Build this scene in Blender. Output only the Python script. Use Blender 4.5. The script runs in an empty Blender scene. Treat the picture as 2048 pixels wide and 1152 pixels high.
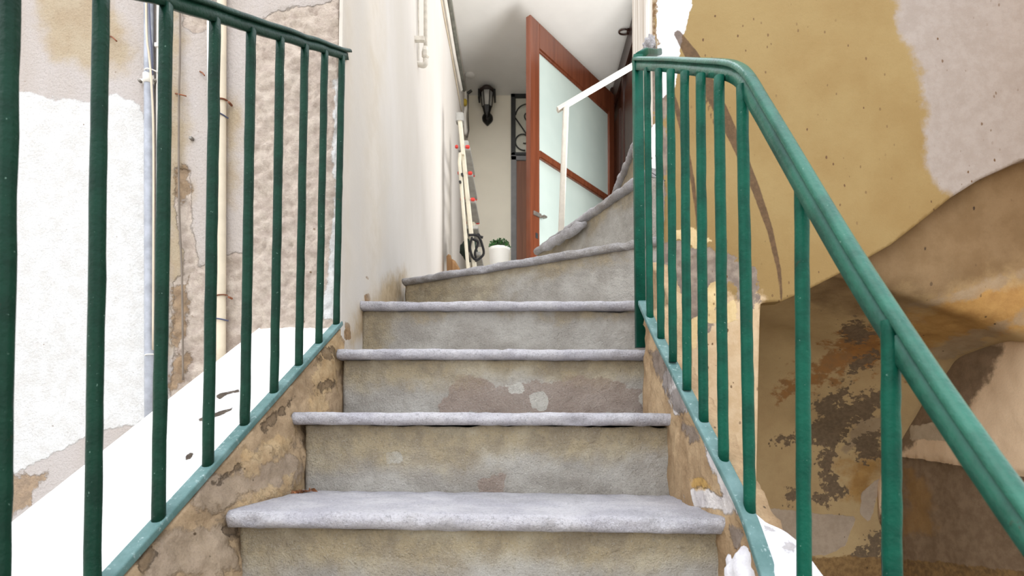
import bpy, bmesh, math, random
import numpy as np
from mathutils import Vector, noise as mnoise

random.seed(7)
SC = bpy.context.scene
COL = SC.collection

# ------------------------------------------------------------------ camera model (eye at the origin, +y into the picture)
FPX, CX, CY, TH = 1100.0, 1040.0, 831.0, math.radians(1.0)
CT, ST = math.cos(TH), math.sin(TH)

def ray(px, py):
    a, b = (px - CX) / FPX, (CY - py) / FPX
    return Vector((a, CT - b * ST, ST + b * CT))

def at(px, py, y):                       # point seen at a pixel, at distance y
    r = ray(px, py); return r * (y / r.y)

def at_z(px, py, z):                     # point seen at a pixel, on the level z
    r = ray(px, py); return r * (z / r.z)

def at_x(px, py, x):
    r = ray(px, py); return r * (x / r.x)

def proj(P):                             # N x 3 array -> pixel coordinates
    P = np.asarray(P, float)
    f = P[:, 1] * CT + P[:, 2] * ST
    u = -P[:, 1] * ST + P[:, 2] * CT
    return np.stack([CX + FPX * P[:, 0] / f, CY - FPX * u / f], 1)

cam_d = bpy.data.cameras.new('camera'); cam = bpy.data.objects.new('camera', cam_d); COL.objects.link(cam)
cam_d.sensor_width = 36; cam_d.lens = FPX / 2048 * 36
cam_d.shift_x = (1024 - CX) / 2048; cam_d.shift_y = (CY - 576) / 2048
cam_d.clip_start = .02; cam.rotation_euler = (math.pi / 2 + TH, 0, 0)
cam_d.dof.use_dof = True; cam_d.dof.focus_distance = 1.5; cam_d.dof.aperture_fstop = 7.0
SC.camera = cam

# ------------------------------------------------------------------ materials
def lin(c):
    return tuple(((v / 255) / 12.92 if v / 255 <= .04045 else ((v / 255 + .055) / 1.055) ** 2.4) for v in c) + (1,)

class NT:
    def __init__(s, name):
        s.m = bpy.data.materials.new(name); s.m.use_nodes = True
        s.t = s.m.node_tree; s.b = s.t.nodes['Principled BSDF']
        s.co = s.t.nodes.new('ShaderNodeTexCoord').outputs['Object']
    def n(s, k): return s.t.nodes.new(k)
    def l(s, a, b): s.t.links.new(a, b)
    def noise(s, scale, detail=6, rough=.6, stretch=None, dist=0):
        n = s.n('ShaderNodeTexNoise'); n.inputs['Scale'].default_value = scale
        n.inputs['Detail'].default_value = detail; n.inputs['Roughness'].default_value = rough
        n.inputs['Distortion'].default_value = dist
        if stretch:
            mp = s.n('ShaderNodeMapping'); mp.inputs['Scale'].default_value = stretch
            s.l(s.co, mp.inputs['Vector']); s.l(mp.outputs['Vector'], n.inputs['Vector'])
        else: s.l(s.co, n.inputs['Vector'])
        return n.outputs['Fac']
    def voro(s, scale, stretch=None):
        n = s.n('ShaderNodeTexVoronoi'); n.inputs['Scale'].default_value = scale
        if stretch:
            mp = s.n('ShaderNodeMapping'); mp.inputs['Scale'].default_value = stretch
            s.l(s.co, mp.inputs['Vector']); s.l(mp.outputs['Vector'], n.inputs['Vector'])
        else: s.l(s.co, n.inputs['Vector'])
        return n.outputs['Distance']
    def math(s, op, a, b=None, c=None):
        n = s.n('ShaderNodeMath'); n.operation = op
        for i, v in enumerate((a, b, c)):
            if v is None: continue
            if isinstance(v, (int, float)): n.inputs[i].default_value = v
            else: s.l(v, n.inputs[i])
        return n.outputs[0]
    def step(s, v, a, b):
        n = s.n('ShaderNodeMapRange'); n.interpolation_type = 'SMOOTHSTEP'
        n.inputs['From Min'].default_value = a; n.inputs['From Max'].default_value = b
        s.l(v, n.inputs['Value']); return n.outputs['Result']
    def mix(s, f, a, b):
        n = s.n('ShaderNodeMix'); n.data_type = 'RGBA'
        if isinstance(f, (int, float)): n.inputs[0].default_value = f
        else: s.l(f, n.inputs[0])
        for v, i in ((a, 6), (b, 7)):
            if isinstance(v, tuple): n.inputs[i].default_value = v
            else: s.l(v, n.inputs[i])
        return n.outputs[2]
    def attr(s, name):
        n = s.n('ShaderNodeAttribute'); n.attribute_name = name; return n.outputs['Fac']
    def bump(s, h, strength, dist=.01):
        n = s.n('ShaderNodeBump'); n.inputs['Strength'].default_value = strength; n.inputs['Distance'].default_value = dist
        s.l(h, n.inputs['Height']); s.l(n.outputs['Normal'], s.b.inputs['Normal'])
    def out(s, col, rough=.85, spec=.3, metal=0):
        if isinstance(col, tuple): s.b.inputs['Base Color'].default_value = col
        else: s.l(col, s.b.inputs['Base Color'])
        if isinstance(rough, (int, float)): s.b.inputs['Roughness'].default_value = rough
        else: s.l(rough, s.b.inputs['Roughness'])
        s.b.inputs['Specular IOR Level'].default_value = spec; s.b.inputs['Metallic'].default_value = metal
        return s.m

def plain(name, c, rough=.5, var=.12, scale=12, bump=.0, bscale=60, spec=.4, metal=0):
    t = NT(name); dark = tuple(v * (1 - var) for v in c)
    col = t.mix(t.step(t.noise(scale), .3, .7), lin(c), lin(dark))
    if bump: t.bump(t.noise(bscale, 4), bump, .004)
    return t.out(col, rough, spec, metal)

def plaster(name, c1, c2, scale=3, layers=(), specks=None, bump=.3, bscale=90, rough=.9, fine=.12, stretch=None):
    """painted masonry: two mottled tones, ragged patches (point attributes) laid over, optional flecks"""
    t = NT(name)
    col = t.mix(t.step(t.noise(scale, 8, .62, stretch), .35, .65), lin(c1), lin(c2))
    f = t.noise(220, 3, .7)
    col = t.mix(t.math('MULTIPLY', t.step(f, .45, .75), fine), col, lin(tuple(v * .55 for v in c2)))
    height = t.math('MULTIPLY', t.noise(bscale, 6, .7), .5)
    for (a, ca, cb, amp, ns, eps, relief, *op) in layers:
        m = t.math('ADD', t.attr(a), t.math('MULTIPLY', t.math('SUBTRACT', t.noise(ns, 8, .65), .5), amp))
        m = t.step(m, .5 - eps, .5 + eps)
        lc = t.mix(t.step(t.noise(ns * 1.7, 6, .65), .35, .65), lin(ca), lin(cb))
        lc = t.mix(t.math('MULTIPLY', t.step(f, .45, .75), fine), lc, lin(tuple(v * .55 for v in cb)))
        col = t.mix(t.math('MULTIPLY', m, op[0] if op else 1.0), col, lc)
        if relief: height = t.math('ADD', height, t.math('MULTIPLY', m, relief))
    if specks:
        (sc, st, th, sp) = specks
        v = t.math('ADD', t.voro(sc, st), t.math('MULTIPLY', t.noise(sc * 1.5, 4), .25))
        gate = t.step(t.noise(3.3, 4), .42, .62)
        col = t.mix(t.math('MULTIPLY', t.math('SUBTRACT', 1, t.step(v, th, th + .05)), gate), col, lin(sp))
    t.bump(height, bump, .012)
    return t.out(col, rough, .2)

def green_paint(name, c=(14, 84, 66), rough=.42, spec=.14):
    t = NT(name)
    col = t.mix(t.step(t.noise(18, 6), .35, .7), lin(c), lin(tuple(v * .78 for v in c)))
    chip = t.step(t.noise(160, 3, .7), .69, .74)
    col = t.mix(t.math('MULTIPLY', chip, .55), col, lin((150, 185, 170)))
    rust = t.math('MULTIPLY', t.step(t.noise(35, 5, .7), .68, .74), .6)
    col = t.mix(rust, col, lin((70, 52, 38)))
    t.bump(t.noise(120, 3, .6), .35, .004)
    return t.out(col, rough, spec)

def sky_sheen_green(name):  # bottom bar paint with a pale sky reflection mixed into its colour
    t = NT(name)
    col = t.mix(t.step(t.noise(14, 6), .3, .7), lin((109, 140, 139)), lin((76, 110, 107)))
    col = t.mix(t.math('MULTIPLY', t.step(t.noise(90, 5, .7), .58, .7), .6), col, lin((186, 202, 200)))
    t.bump(t.noise(100, 4), .3, .004)
    return t.out(col, .5, .4)

def stone(name, c1, c2, stain, amt=.6, bump=.5):
    t = NT(name)
    col = t.mix(t.step(t.noise(9, 8, .68), .35, .65), lin(c1), lin(c2))
    col = t.mix(t.math('MULTIPLY', t.step(t.noise(3.2, 7, .65), .5, .68), amt), col, lin(stain))
    f = t.noise(180, 4, .75)
    g = t.noise(330, 3, .8)
    col = t.mix(t.math('MULTIPLY', t.step(f, .48, .7), .5), col, lin(tuple(v * .62 for v in c2)))
    col = t.mix(t.math('MULTIPLY', t.step(g, .54, .66), .55), col, lin((240, 240, 242)))
    t.bump(t.math('ADD', t.math('ADD', f, t.math('MULTIPLY', g, .7)), t.math('MULTIPLY', t.noise(55, 6, .7), 1.2)), 1.0, .007)
    return t.out(col, .85, .25)

def riser_stone(name):
    """grey hewn stone with a tan stain creeping down from its top and pale plaster patches"""
    t = NT(name)
    col = t.mix(t.step(t.noise(8, 8, .66), .35, .65), lin((207, 202, 193)), lin((177, 170, 160)))
    m = t.math('ADD', t.attr('tan'), t.math('MULTIPLY', t.math('SUBTRACT', t.noise(6, 8, .65), .5), 1.1))
    col = t.mix(t.math('MULTIPLY', t.step(m, .38, .75), .8), col, t.mix(t.step(t.noise(14, 6), .4, .6), lin((213, 199, 168)), lin((186, 171, 145))))
    m2 = t.math('ADD', t.attr('mauve'), t.math('MULTIPLY', t.math('SUBTRACT', t.noise(16, 8, .65), .5), 2.4))
    col = t.mix(t.math('MULTIPLY', t.step(m2, .44, .6), .6), col, lin((167, 142, 127)))
    m3 = t.math('ADD', t.attr('pale'), t.math('MULTIPLY', t.math('SUBTRACT', t.noise(20, 8, .65), .5), 1.8))
    col = t.mix(t.math('MULTIPLY', t.step(m3, .46, .54), .8), col, lin((226, 223, 212)))
    m4 = t.math('ADD', t.attr('dirt'), t.math('MULTIPLY', t.math('SUBTRACT', t.noise(9, 8, .65), .5), 2.2))
    col = t.mix(t.math('MULTIPLY', t.step(m4, .3, .8), .75), col, t.mix(t.step(t.noise(22, 6), .4, .6), lin((194, 176, 142)), lin((166, 151, 126))))
    f = t.noise(190, 4, .75)
    col = t.mix(t.math('MULTIPLY', t.step(f, .5, .72), .35), col, lin((84, 78, 68)))
    g = t.noise(300, 3, .8); col = t.mix(t.math('MULTIPLY', t.step(g, .55, .68), .4), col, lin((214, 212, 206)))
    t.bump(t.math('ADD', t.math('ADD', f, t.math('MULTIPLY', g, .6)), t.math('MULTIPLY', t.noise(60, 6, .7), 1.5)), 1.0, .008)
    return t.out(col, .88, .2)

M = {}
M['green'] = green_paint('green_gloss_paint')
M['green_sky_sheen'] = sky_sheen_green('sky_sheen_green_paint')
M['green_rail'] = green_paint('pale_green_gloss_paint', (46, 104, 86), .3, .3)
M['green_backlit'] = green_paint('backlit_green_paint', (20, 58, 44))  # backlit shade of the left railing put into a darker green
M['tread'] = stone('tread_stone', (226, 222, 225), (199, 195, 202), (150, 146, 142), .35, .6)
M['tread_dirty'] = stone('winder_stone', (208, 205, 208), (173, 168, 166), (150, 138, 120), .5, .6)
M['riser'] = riser_stone('riser_stone')

# ------------------------------------------------------------------ object helpers
LOC = {}
def setp(o, label=None, cat=None, group=None, kind=None):
    if label: o['label'] = label
    if cat: o['category'] = cat
    if group: o['group'] = group
    if kind: o['kind'] = kind
    return o

def thing(name, label, cat, loc, group=None, kind=None):
    o = bpy.data.objects.new(name, None); COL.objects.link(o); o.empty_display_size = .05
    o.location = loc; LOC[o.name] = Vector(loc)
    return setp(o, label, cat, group, kind)

def obj(name, bm, mat, parent=None, smooth=False, **kw):
    me = bpy.data.meshes.new(name)
    off = LOC.get(parent.name, Vector()) if parent else Vector()
    bmesh.ops.recalc_face_normals(bm, faces=bm.faces)
    for v in bm.verts: v.co -= off
    for f in bm.faces: f.smooth = smooth
    bm.to_mesh(me); bm.free()
    me.materials.append(mat)
    o = bpy.data.objects.new(name, me); COL.objects.link(o)
    if parent: o.parent = parent; LOC[o.name] = off
    return setp(o, **kw)

def box(bm, a, b, bevel=0):
    a, b = Vector(a), Vector(b)
    lo = Vector(map(min, a, b)); hi = Vector(map(max, a, b))
    vs = [bm.verts.new((x, y, z)) for x in (lo.x, hi.x) for y in (lo.y, hi.y) for z in (lo.z, hi.z)]
    fs = [bm.faces.new([vs[i] for i in q]) for q in ((0, 1, 3, 2), (4, 6, 7, 5), (0, 4, 5, 1), (2, 3, 7, 6), (0, 2, 6, 4), (1, 5, 7, 3))]
    if bevel:
        es = list({e for f in fs for e in f.edges})
        bmesh.ops.bevel(bm, geom=es, offset=bevel, segments=2, affect='EDGES')
    return bm

def sweep(bm, path, prof, up=Vector((0, 0, 1)), cap=True, closed=False, scale=None):
    """sweep a closed 2-D profile (side, normal) along a path"""
    path = [Vector(p) for p in path]; n = len(path); rings = []
    for i, p in enumerate(path):
        a = path[i - 1] if (i or closed) else p
        b = path[(i + 1) % n] if (i < n - 1 or closed) else p
        t = (b - a).normalized()
        s = t.cross(up)
        if s.length < 1e-4: s = t.cross(Vector((0, 1, 0)))
        s.normalize(); nn = s.cross(t).normalized()
        k = scale[i] if scale else 1
        rings.append([bm.verts.new(p + s * (q[0] * k) + nn * (q[1] * k)) for q in prof])
    m = len(prof)
    for i in range(n if closed else n - 1):
        r0, r1 = rings[i], rings[(i + 1) % n]
        for j in range(m): bm.faces.new((r0[j], r0[(j + 1) % m], r1[(j + 1) % m], r1[j]))
    if cap and not closed:
        bm.faces.new(rings[0][::-1]); bm.faces.new(rings[-1])
    return bm

def circ(r, n=12, rx=None): return [((rx or r) * math.cos(2 * math.pi * k / n), r * math.sin(2 * math.pi * k / n)) for k in range(n)]
def rect(w, h): return [(-w / 2, -h / 2), (w / 2, -h / 2), (w / 2, h / 2), (-w / 2, h / 2)]
def rrect(w, h, r, n=3):
    out = []
    for cx, cy, a0 in ((w/2-r, h/2-r, 0), (-w/2+r, h/2-r, 90), (-w/2+r, -h/2+r, 180), (w/2-r, -h/2+r, 270)):
        for k in range(n + 1):
            a = math.radians(a0 + 90 * k / n); out.append((cx + r * math.cos(a), cy + r * math.sin(a)))
    return out

def tube(bm, path, r, n=12, up=Vector((0, 0, 1)), **k): return sweep(bm, path, circ(r, n), up, **k)

def lathe(bm, prof, centre, n=24, axis='z'):
    c = Vector(centre); rings = []
    for r, h in prof:
        ring = []
        for k in range(n):
            a = 2 * math.pi * k / n
            d = Vector((r * math.cos(a), r * math.sin(a), h)) if axis == 'z' else Vector((r * math.cos(a), h, r * math.sin(a)))
            ring.append(bm.verts.new(c + d))
        rings.append(ring)
    for i in range(len(rings) - 1):
        for k in range(n): bm.faces.new((rings[i][k], rings[i][(k + 1) % n], rings[i + 1][(k + 1) % n], rings[i + 1][k]))
    bm.faces.new(rings[0][::-1]); bm.faces.new(rings[-1])
    return bm

def fbm(p, s, o=4):
    return mnoise.fractal(Vector(p) * s, 1.0, 2.0, o, noise_basis='PERLIN_ORIGINAL')

def curve_pts(pts, k=8):
    """Catmull-Rom through points"""
    P = [Vector(p) for p in pts]; P = [P[0] * 2 - P[1]] + P + [P[-1] * 2 - P[-2]]; out = []
    for i in range(1, len(P) - 2):
        a, b, c, d = P[i - 1:i + 3]
        for j in range(k):
            t = j / k
            out.append(.5 * ((2 * b) + (c - a) * t + (2 * a - 5 * b + 4 * c - d) * t * t + (3 * b - a - 3 * c + d) * t ** 3))
    out.append(P[-2]); return out

def solid_grid(name, G, back, mat, parent=None, keep=None, attrs=None, smooth=True, **kw):
    """G: nu x nv x 3 front points; back: offset vector (or None) that gives it thickness; keep: mask of cells; attrs: {name: nu x nv}"""
    G = np.asarray(G, float); nu, nv = G.shape[:2]
    if keep is None: keep = np.ones((nu - 1, nv - 1), bool)
    off = np.array(LOC.get(parent.name, Vector()) if parent else (0, 0, 0), float)
    idx = -np.ones((nu, nv), int); verts = []; src = []
    used = np.zeros((nu, nv), bool)
    used[:-1, :-1] |= keep; used[1:, :-1] |= keep; used[:-1, 1:] |= keep; used[1:, 1:] |= keep
    ii, jj = np.nonzero(used); idx[ii, jj] = np.arange(len(ii))
    front = G[ii, jj]; faces = []
    nF = len(ii)
    ci, cj = np.nonzero(keep)
    quads = np.stack([idx[ci, cj], idx[ci + 1, cj], idx[ci + 1, cj + 1], idx[ci, cj + 1]], 1)
    faces = quads.tolist(); V = front
    if back is not None:
        bk = np.asarray(back, float)
        V = np.concatenate([front, front + bk])
        # plain back and side walls
        cnt = {}
        for q in faces:
            for a, b in ((q[0], q[1]), (q[1], q[2]), (q[2], q[3]), (q[3], q[0])): cnt[(a, b)] = 1
        side = [(a, b) for (a, b) in cnt if (b, a) not in cnt]
        faces = faces + [[q[3] + nF, q[2] + nF, q[1] + nF, q[0] + nF] for q in quads.tolist()] + [[b, a, a + nF, b + nF] for a, b in side]
    me = bpy.data.meshes.new(name)
    me.from_pydata((V - off).tolist(), [], faces); me.update()
    bm = bmesh.new(); bm.from_mesh(me); bmesh.ops.recalc_face_normals(bm, faces=bm.faces); bm.to_mesh(me); bm.free()
    if smooth:
        sm = np.zeros(len(me.polygons), bool); sm[:len(quads)] = True
        me.polygons.foreach_set('use_smooth', sm)
    for an, A in (attrs or {}).items():
        at_ = me.attributes.new(an, 'FLOAT', 'POINT')
        a = np.asarray(A, float)[ii, jj]
        if back is not None: a = np.concatenate([a, a])
        at_.data.foreach_set('value', a.astype(np.float32))
    me.materials.append(mat)
    o = bpy.data.objects.new(name, me); COL.objects.link(o)
    if parent: o.parent = parent; LOC[o.name] = Vector(off)
    return setp(o, **kw)

def sdist(P, poly):
    """signed distance in pixels (positive inside) of N points to a polygon"""
    P = np.asarray(P, float); poly = np.asarray(poly, float); n = len(poly)
    d2 = np.full(len(P), 1e18); ins = np.zeros(len(P), bool)
    for i in range(n):
        a, b = poly[i], poly[(i + 1) % n]; e = b - a
        t = np.clip(((P - a) @ e) / max(e @ e, 1e-9), 0, 1)
        q = P - (a + t[:, None] * e); d2 = np.minimum(d2, (q * q).sum(1))
        c = ((a[1] <= P[:, 1]) & (b[1] > P[:, 1])) | ((b[1] <= P[:, 1]) & (a[1] > P[:, 1]))
        if abs(e[1]) > 1e-9:
            xi = a[0] + (P[:, 1] - a[1]) / e[1] * e[0]
            ins ^= c & (P[:, 0] < xi)
    return np.where(ins, 1, -1) * np.sqrt(d2)

def patch(G, polys, soft):
    """point values around .5 on the outline of patches of wear and painted shade, measured on the surface"""
    nu, nv = G.shape[:2]; P = proj(G.reshape(-1, 3)); v = np.full(len(P), -1e9)
    for q in polys: v = np.maximum(v, sdist(P, q))
    return np.clip(.5 + v / (2 * soft), -1.2, 1.35).reshape(nu, nv)

def noise_grid(G, s, o=4):
    out = np.empty(G.shape[:2])
    for i in range(G.shape[0]):
        for j in range(G.shape[1]): out[i, j] = fbm(G[i, j], s, o)
    return out

# ------------------------------------------------------------------ stairs
S = []   # nosing lines: (A left, B right, label ...)
def lvl(px, py, y): return at(px, py, y)
n1 = (at(450, 1023, .954), at(1492, 1037, .954))
n2 = (at(583, 824, 1.2375), at(1384, 826, 1.2375))
n3 = (at(672, 696, 1.516), at(1326, 698, 1.516))
n4 = (at(718, 601, 1.784), at(1300, 601, 1.784))
Z5, Z6, Z7 = .62, .85, 1.07
n5 = (at_z(804, 556, Z5), at_z(1312, 470, Z5))
a6, b6 = at_z(1067, 496, Z6), at_z(1270, 348, Z6)
n6 = (a6, b6 + (b6 - a6).normalized() * .06)
a7, b7 = at_z(1222, 382, Z7), at_z(1270, 262, Z7)
n7 = (a7 + (a7 - b7).normalized() * .35, b7 + (b7 - a7).normalized() * .12)

def make_tread(parent, A, B, dA, dB, th, mat, amp=.003, seed=0, nseg=110):
    e = (B - A); L = e.length; e.normalize()
    n = Vector((-e.y, e.x, 0)).normalized()
    up = Vector((0, 0, 1)); r = th * .5
    prof = []
    for k in range(9): prof.append((1 - k / 9, 0, 'd'))                        # top, back to front
    for k in range(13):
        a = math.pi / 2 + math.pi * k / 12
        prof.append((r + r * math.cos(a) * 1.0, r * math.sin(a) - r, 'n'))
    prof.append((.08, -th, 'x')); prof.append((1, -th, 'd'))
    rows = []
    for i in range(nseg + 1):
        s = i / nseg; dep = dA + (dB - dA) * s; row = []
        for (w, z, k) in prof:
            ww = r + (dep - r) * w if k == 'd' else w
            p = A + e * (L * s) + n * ww + up * z
            q = p + Vector((seed * 3.1, 0, 0))
            d = fbm(q, 28, 4) * amp + fbm(q, 7, 2) * amp * .8
            if k == 'n':
                d += -max(0, fbm(q, 16, 3) - .28) * .012
                p = p - n * d * 1.4 + up * d * .5
            elif z == 0: p = p + up * d * .7
            row.append(p)
        rows.append(row)
    bm = bmesh.new(); V = [[bm.verts.new(p) for p in r_] for r_ in rows]; m = len(prof)
    for i in range(nseg):
        for j in range(m): bm.faces.new((V[i][j], V[i][(j + 1) % m], V[i + 1][(j + 1) % m], V[i + 1][j]))
    bm.faces.new(V[0]); bm.faces.new(V[-1][::-1])
    return obj('tread', bm, mat, parent, smooth=True)

def make_riser(parent, A, B, zl, zh, inset, amp=.0035, trimA=0, trimB=0, tan=None, mauve=(), pale=(), dirt=(), gap=0, nu=120, nv=26, thick=.2):
    e = (B - A); L = e.length; e.normalize(); n = Vector((-e.y, e.x, 0)).normalized()
    G = np.empty((nu, nv, 3)); T = np.empty((nu, nv))
    for i in range(nu):
        for j in range(nv):
            s = i / (nu - 1); t = j / (nv - 1)
            p = A + e * (trimA + (L - trimA - trimB) * s) + n * inset
            p.z = zl(s) + (zh(s) - zl(s) - (gap * max(0, .35 + fbm(p * 1.0, 9, 3)) if gap else 0)) * t
            p += n * (-(fbm(p, 30, 4) * amp + fbm(p, 6, 2) * amp))
            G[i, j] = p; T[i, j] = tan(s, t) if tan else t * 1.0
    at_ = {'tan': T, 'dirt': patch(G, dirt, 40) if len(dirt) else np.full((nu, nv), -1.0), 'mauve': patch(G, mauve, 14) if len(mauve) else np.full((nu, nv), -1.0), 'pale': patch(G, pale, 10) if len(pale) else np.full((nu, nv), -1.0)}
    return solid_grid('riser', G, n * thick, M['riser'], parent, attrs=at_)

def zline(P, dz=0):
    A, B = P; return lambda s: A.z + (B.z - A.z) * s + dz

TH_ = .029
GR = 'worn grey stone steps of the staircase'
def step(label, nose, dA, dB, zl, th=TH_, inset=.028, mat='tread', seed=0, amp=.003, **k):
    A, B = nose
    t = thing('stair_step', label, 'step', ((A + B) / 2) - Vector((0, 0, .1)), GR)
    make_tread(t, A, B, dA, dB, th, M[mat], amp, seed)
    make_riser(t, A, B, zl, zline(nose, -th + .003), inset, **k)
    return t

step('lowest stone step, broadest of the flight, with dry leaves in its corner', n1, .335, .335, lambda s: -.345, seed=1, amp=.004, trimA=.012, trimB=.025, th=.03, dirt=[[(440, 1050), (1470, 1060), (1460, 1112), (1000, 1125), (440, 1112)]], gap=.006,
     tan=lambda s, t: t * 1.15 - .1)
step('second stone step from the bottom, its slab edge at eye level', n2, .33, .33, zline(n1, -.012), seed=2, trimA=.022, trimB=.012, gap=.012, dirt=[[(590, 840), (1380, 845), (1380, 895), (1000, 915), (600, 905)]],
     tan=lambda s, t: t * .95 - .05 + .25 * (1 - s), pale=[[(770, 905), (800, 900), (805, 920), (775, 925)]], mauve=[[(960, 965), (1010, 950), (1000, 985), (965, 985)]])
step('third stone step from the bottom, with mauve blotches on its riser', n3, .32, .32, zline(n2, -.012), seed=3, trimA=.012, trimB=.012, gap=.007, dirt=[[(680, 710), (1320, 712), (1320, 738), (1000, 750), (720, 765), (680, 760)]],
     tan=lambda s, t: t * .9, mauve=[[(930, 745), (1000, 770), (1100, 760), (1190, 750), (1290, 780), (1310, 800), (1300, 830), (1100, 830), (880, 828), (900, 780)]],
     pale=[[(1060, 790), (1085, 778), (1095, 800), (1085, 822), (1064, 818)], [(1010, 770), (1045, 766), (1050, 785), (1020, 790)], [(1280, 790), (1310, 785), (1318, 822), (1288, 818)]])
step('fourth stone step, wedged between the white wall and the green post', n4, .32, .32, zline(n3, -.012), seed=4, trimA=.004, trimB=.0, gap=.011, dirt=[[(716, 615), (800, 615), (775, 660), (765, 705), (716, 705)], [(800, 612), (1280, 612), (1280, 630), (800, 628)]],
     tan=lambda s, t: .1 + t * .25 + .7 * max(0, .18 - s) * 4)
step('first winder step, its dark edge running back to the flower pot', n5, .30, .10, zline(n4, -.012), mat='tread_dirty', seed=5, inset=.02, amp=.004, dirt=[[(790, 560), (1000, 525), (1310, 480), (1310, 500), (1050, 545), (930, 560), (850, 615), (780, 615)]],
     tan=lambda s, t: 1.1 * (1 - s) + t * .5 - .35)
step('second winder step, slanting up behind the first in front of the glazed door', n6, .46, .06, lambda s: Z5 - .01, mat='tread_dirty', seed=6, thick=.05, th=.034, inset=.022, amp=.003, dirt=[[(1080, 505), (1170, 435), (1290, 345), (1290, 380), (1190, 445), (1110, 500)]],
     tan=lambda s, t: .5 - .6 * s + t * .4)
step('highest visible step, steep sliver above the other winders beside the brown doorway', n7, .5, .1, lambda s: Z6 - .01, mat='tread_dirty', seed=7, thick=.03, th=.036, inset=.022, amp=.003, dirt=[[(1225, 380), (1262, 290), (1272, 260), (1272, 330), (1250, 370)]],
     tan=lambda s, t: .7)

# masonry body of the flight under the slabs
bm = bmesh.new()
for (y0, y1, zt_) in ((1.19, 1.46, n1[0].z), (1.47, 1.74, n2[0].z), (1.75, 2.02, n3[0].z), (2.03, 2.3, n4[0].z)):
    box(bm, (-.49, y0, -1.3), (.36, y1, zt_ - .034))
M['core'] = plain('rubble_core', (96, 86, 72), .95, .3, 20)
setp(obj('stair_core', bm, M['core']), 'rubble masonry under the stone slabs of the lower steps', 'masonry', kind='structure')
# broken nosing piece under the second winder
bm = bmesh.new()
p0, p1 = at_z(1078, 500, Z6 - .05), at_z(1168, 446, Z6 - .05)
nn = Vector((-(p1 - p0).y, (p1 - p0).x, 0)).normalized()
pts = [p0.lerp(p1, k / 14) + Vector((0, 0, .004 * math.sin(k * 1.7))) + nn * .006 for k in range(15)]
sweep(bm, pts, rrect(.03, .04, .012), scale=[.5 + .5 * min(1, min(k, 14 - k) / 2) + .1 * math.sin(k * 2.3) for k in range(15)])
setp(obj('mortar_strip', bm, M['tread_dirty'], None, True), 'broken strip of mortar stuck under the slanting edge of the second winder', 'mortar')

# landing floor
bm = bmesh.new()
fl = [Vector((-.56, n5[0].y + .16, 0)), Vector((n5[1].x - .1, n5[1].y + .30, 0)), Vector((.56, 2.0, 0)), Vector((.56, 2.86, 0)), Vector((1.2, 2.9, 0)), Vector((1.2, 5.6, 0)), Vector((-.56, 5.6, 0))]
lo = [bm.verts.new((p.x, p.y, Z5 - .16)) for p in fl]; hi = [bm.verts.new((p.x, p.y, Z5 - .004)) for p in fl]
bm.faces.new(lo[::-1]); bm.faces.new(hi)
for i in range(7): bm.faces.new((lo[i], lo[(i + 1) % 7], hi[(i + 1) % 7], hi[i]))
M['landing'] = plain('pale_landing_stone', (226, 222, 214), .8, .12, 6)
setp(obj('floor', bm, M['landing']), 'stone floor of the landing behind the first winder step', 'floor', kind='structure')

# ------------------------------------------------------------------ left railing, coping and stringer
def RP(y, h=0.0, dx=0.0):   # the line of the left bottom bar
    return Vector((-.5297 + .0361 * (y - 1.62) + dx, y, .313 + .5958 * (y - 1.62) + h))
def TP(y, h=0.0):           # the line of the underside of its top rail
    return Vector((-.517 + .0486 * (y - 1.62), y, 1.089 + .5639 * (y - 1.62) + h))
M['stringer'] = plaster('rough_tan_plaster', (176, 152, 122), (140, 118, 92), 7, bump=.9, bscale=45, fine=.25,
                        specks=(28, None, .16, (84, 70, 54)),
                        layers=[('grey', (166, 150, 134), (148, 134, 118), 2.2, 14, .12, .3, .6), ('ochre', (196, 170, 130), (178, 148, 106), 2.4, 18, .12, .15, .6), ('dark', (110, 92, 72), (88, 72, 56), 2.4, 30, .12, -.5, .7)])
M['coping'] = plaster('white_coping_plaster', (250, 249, 246), (244, 242, 238), 4, bump=.15, fine=.02,
                      layers=[('crack', (70, 60, 52), (90, 80, 70), .35, 40, .1, -.3)])
def stringer(name, y0, y1, prof, nu, mat, amp, label, cat, disp_from=0, attrs=None, face_only=None):
    """prof(y) -> list of points across"""
    nv = len(prof(y0)); G = np.empty((nu, nv, 3))
    for i in range(nu):
        y = y0 + (y1 - y0) * i / (nu - 1)
        for j, p in enumerate(prof(y)):
            d = fbm(p, 16, 5) * amp + fbm(p, 48, 3) * amp * .5
            G[i, j] = Vector(p) + Vector((d, 0, d * .6)) * (1 if j >= disp_from else 0)
    a = {k: f(G) for k, f in (attrs or {}).items()}
    return setp(solid_grid(name, G, None, mat, attrs=a), label, cat, kind='structure')

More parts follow.
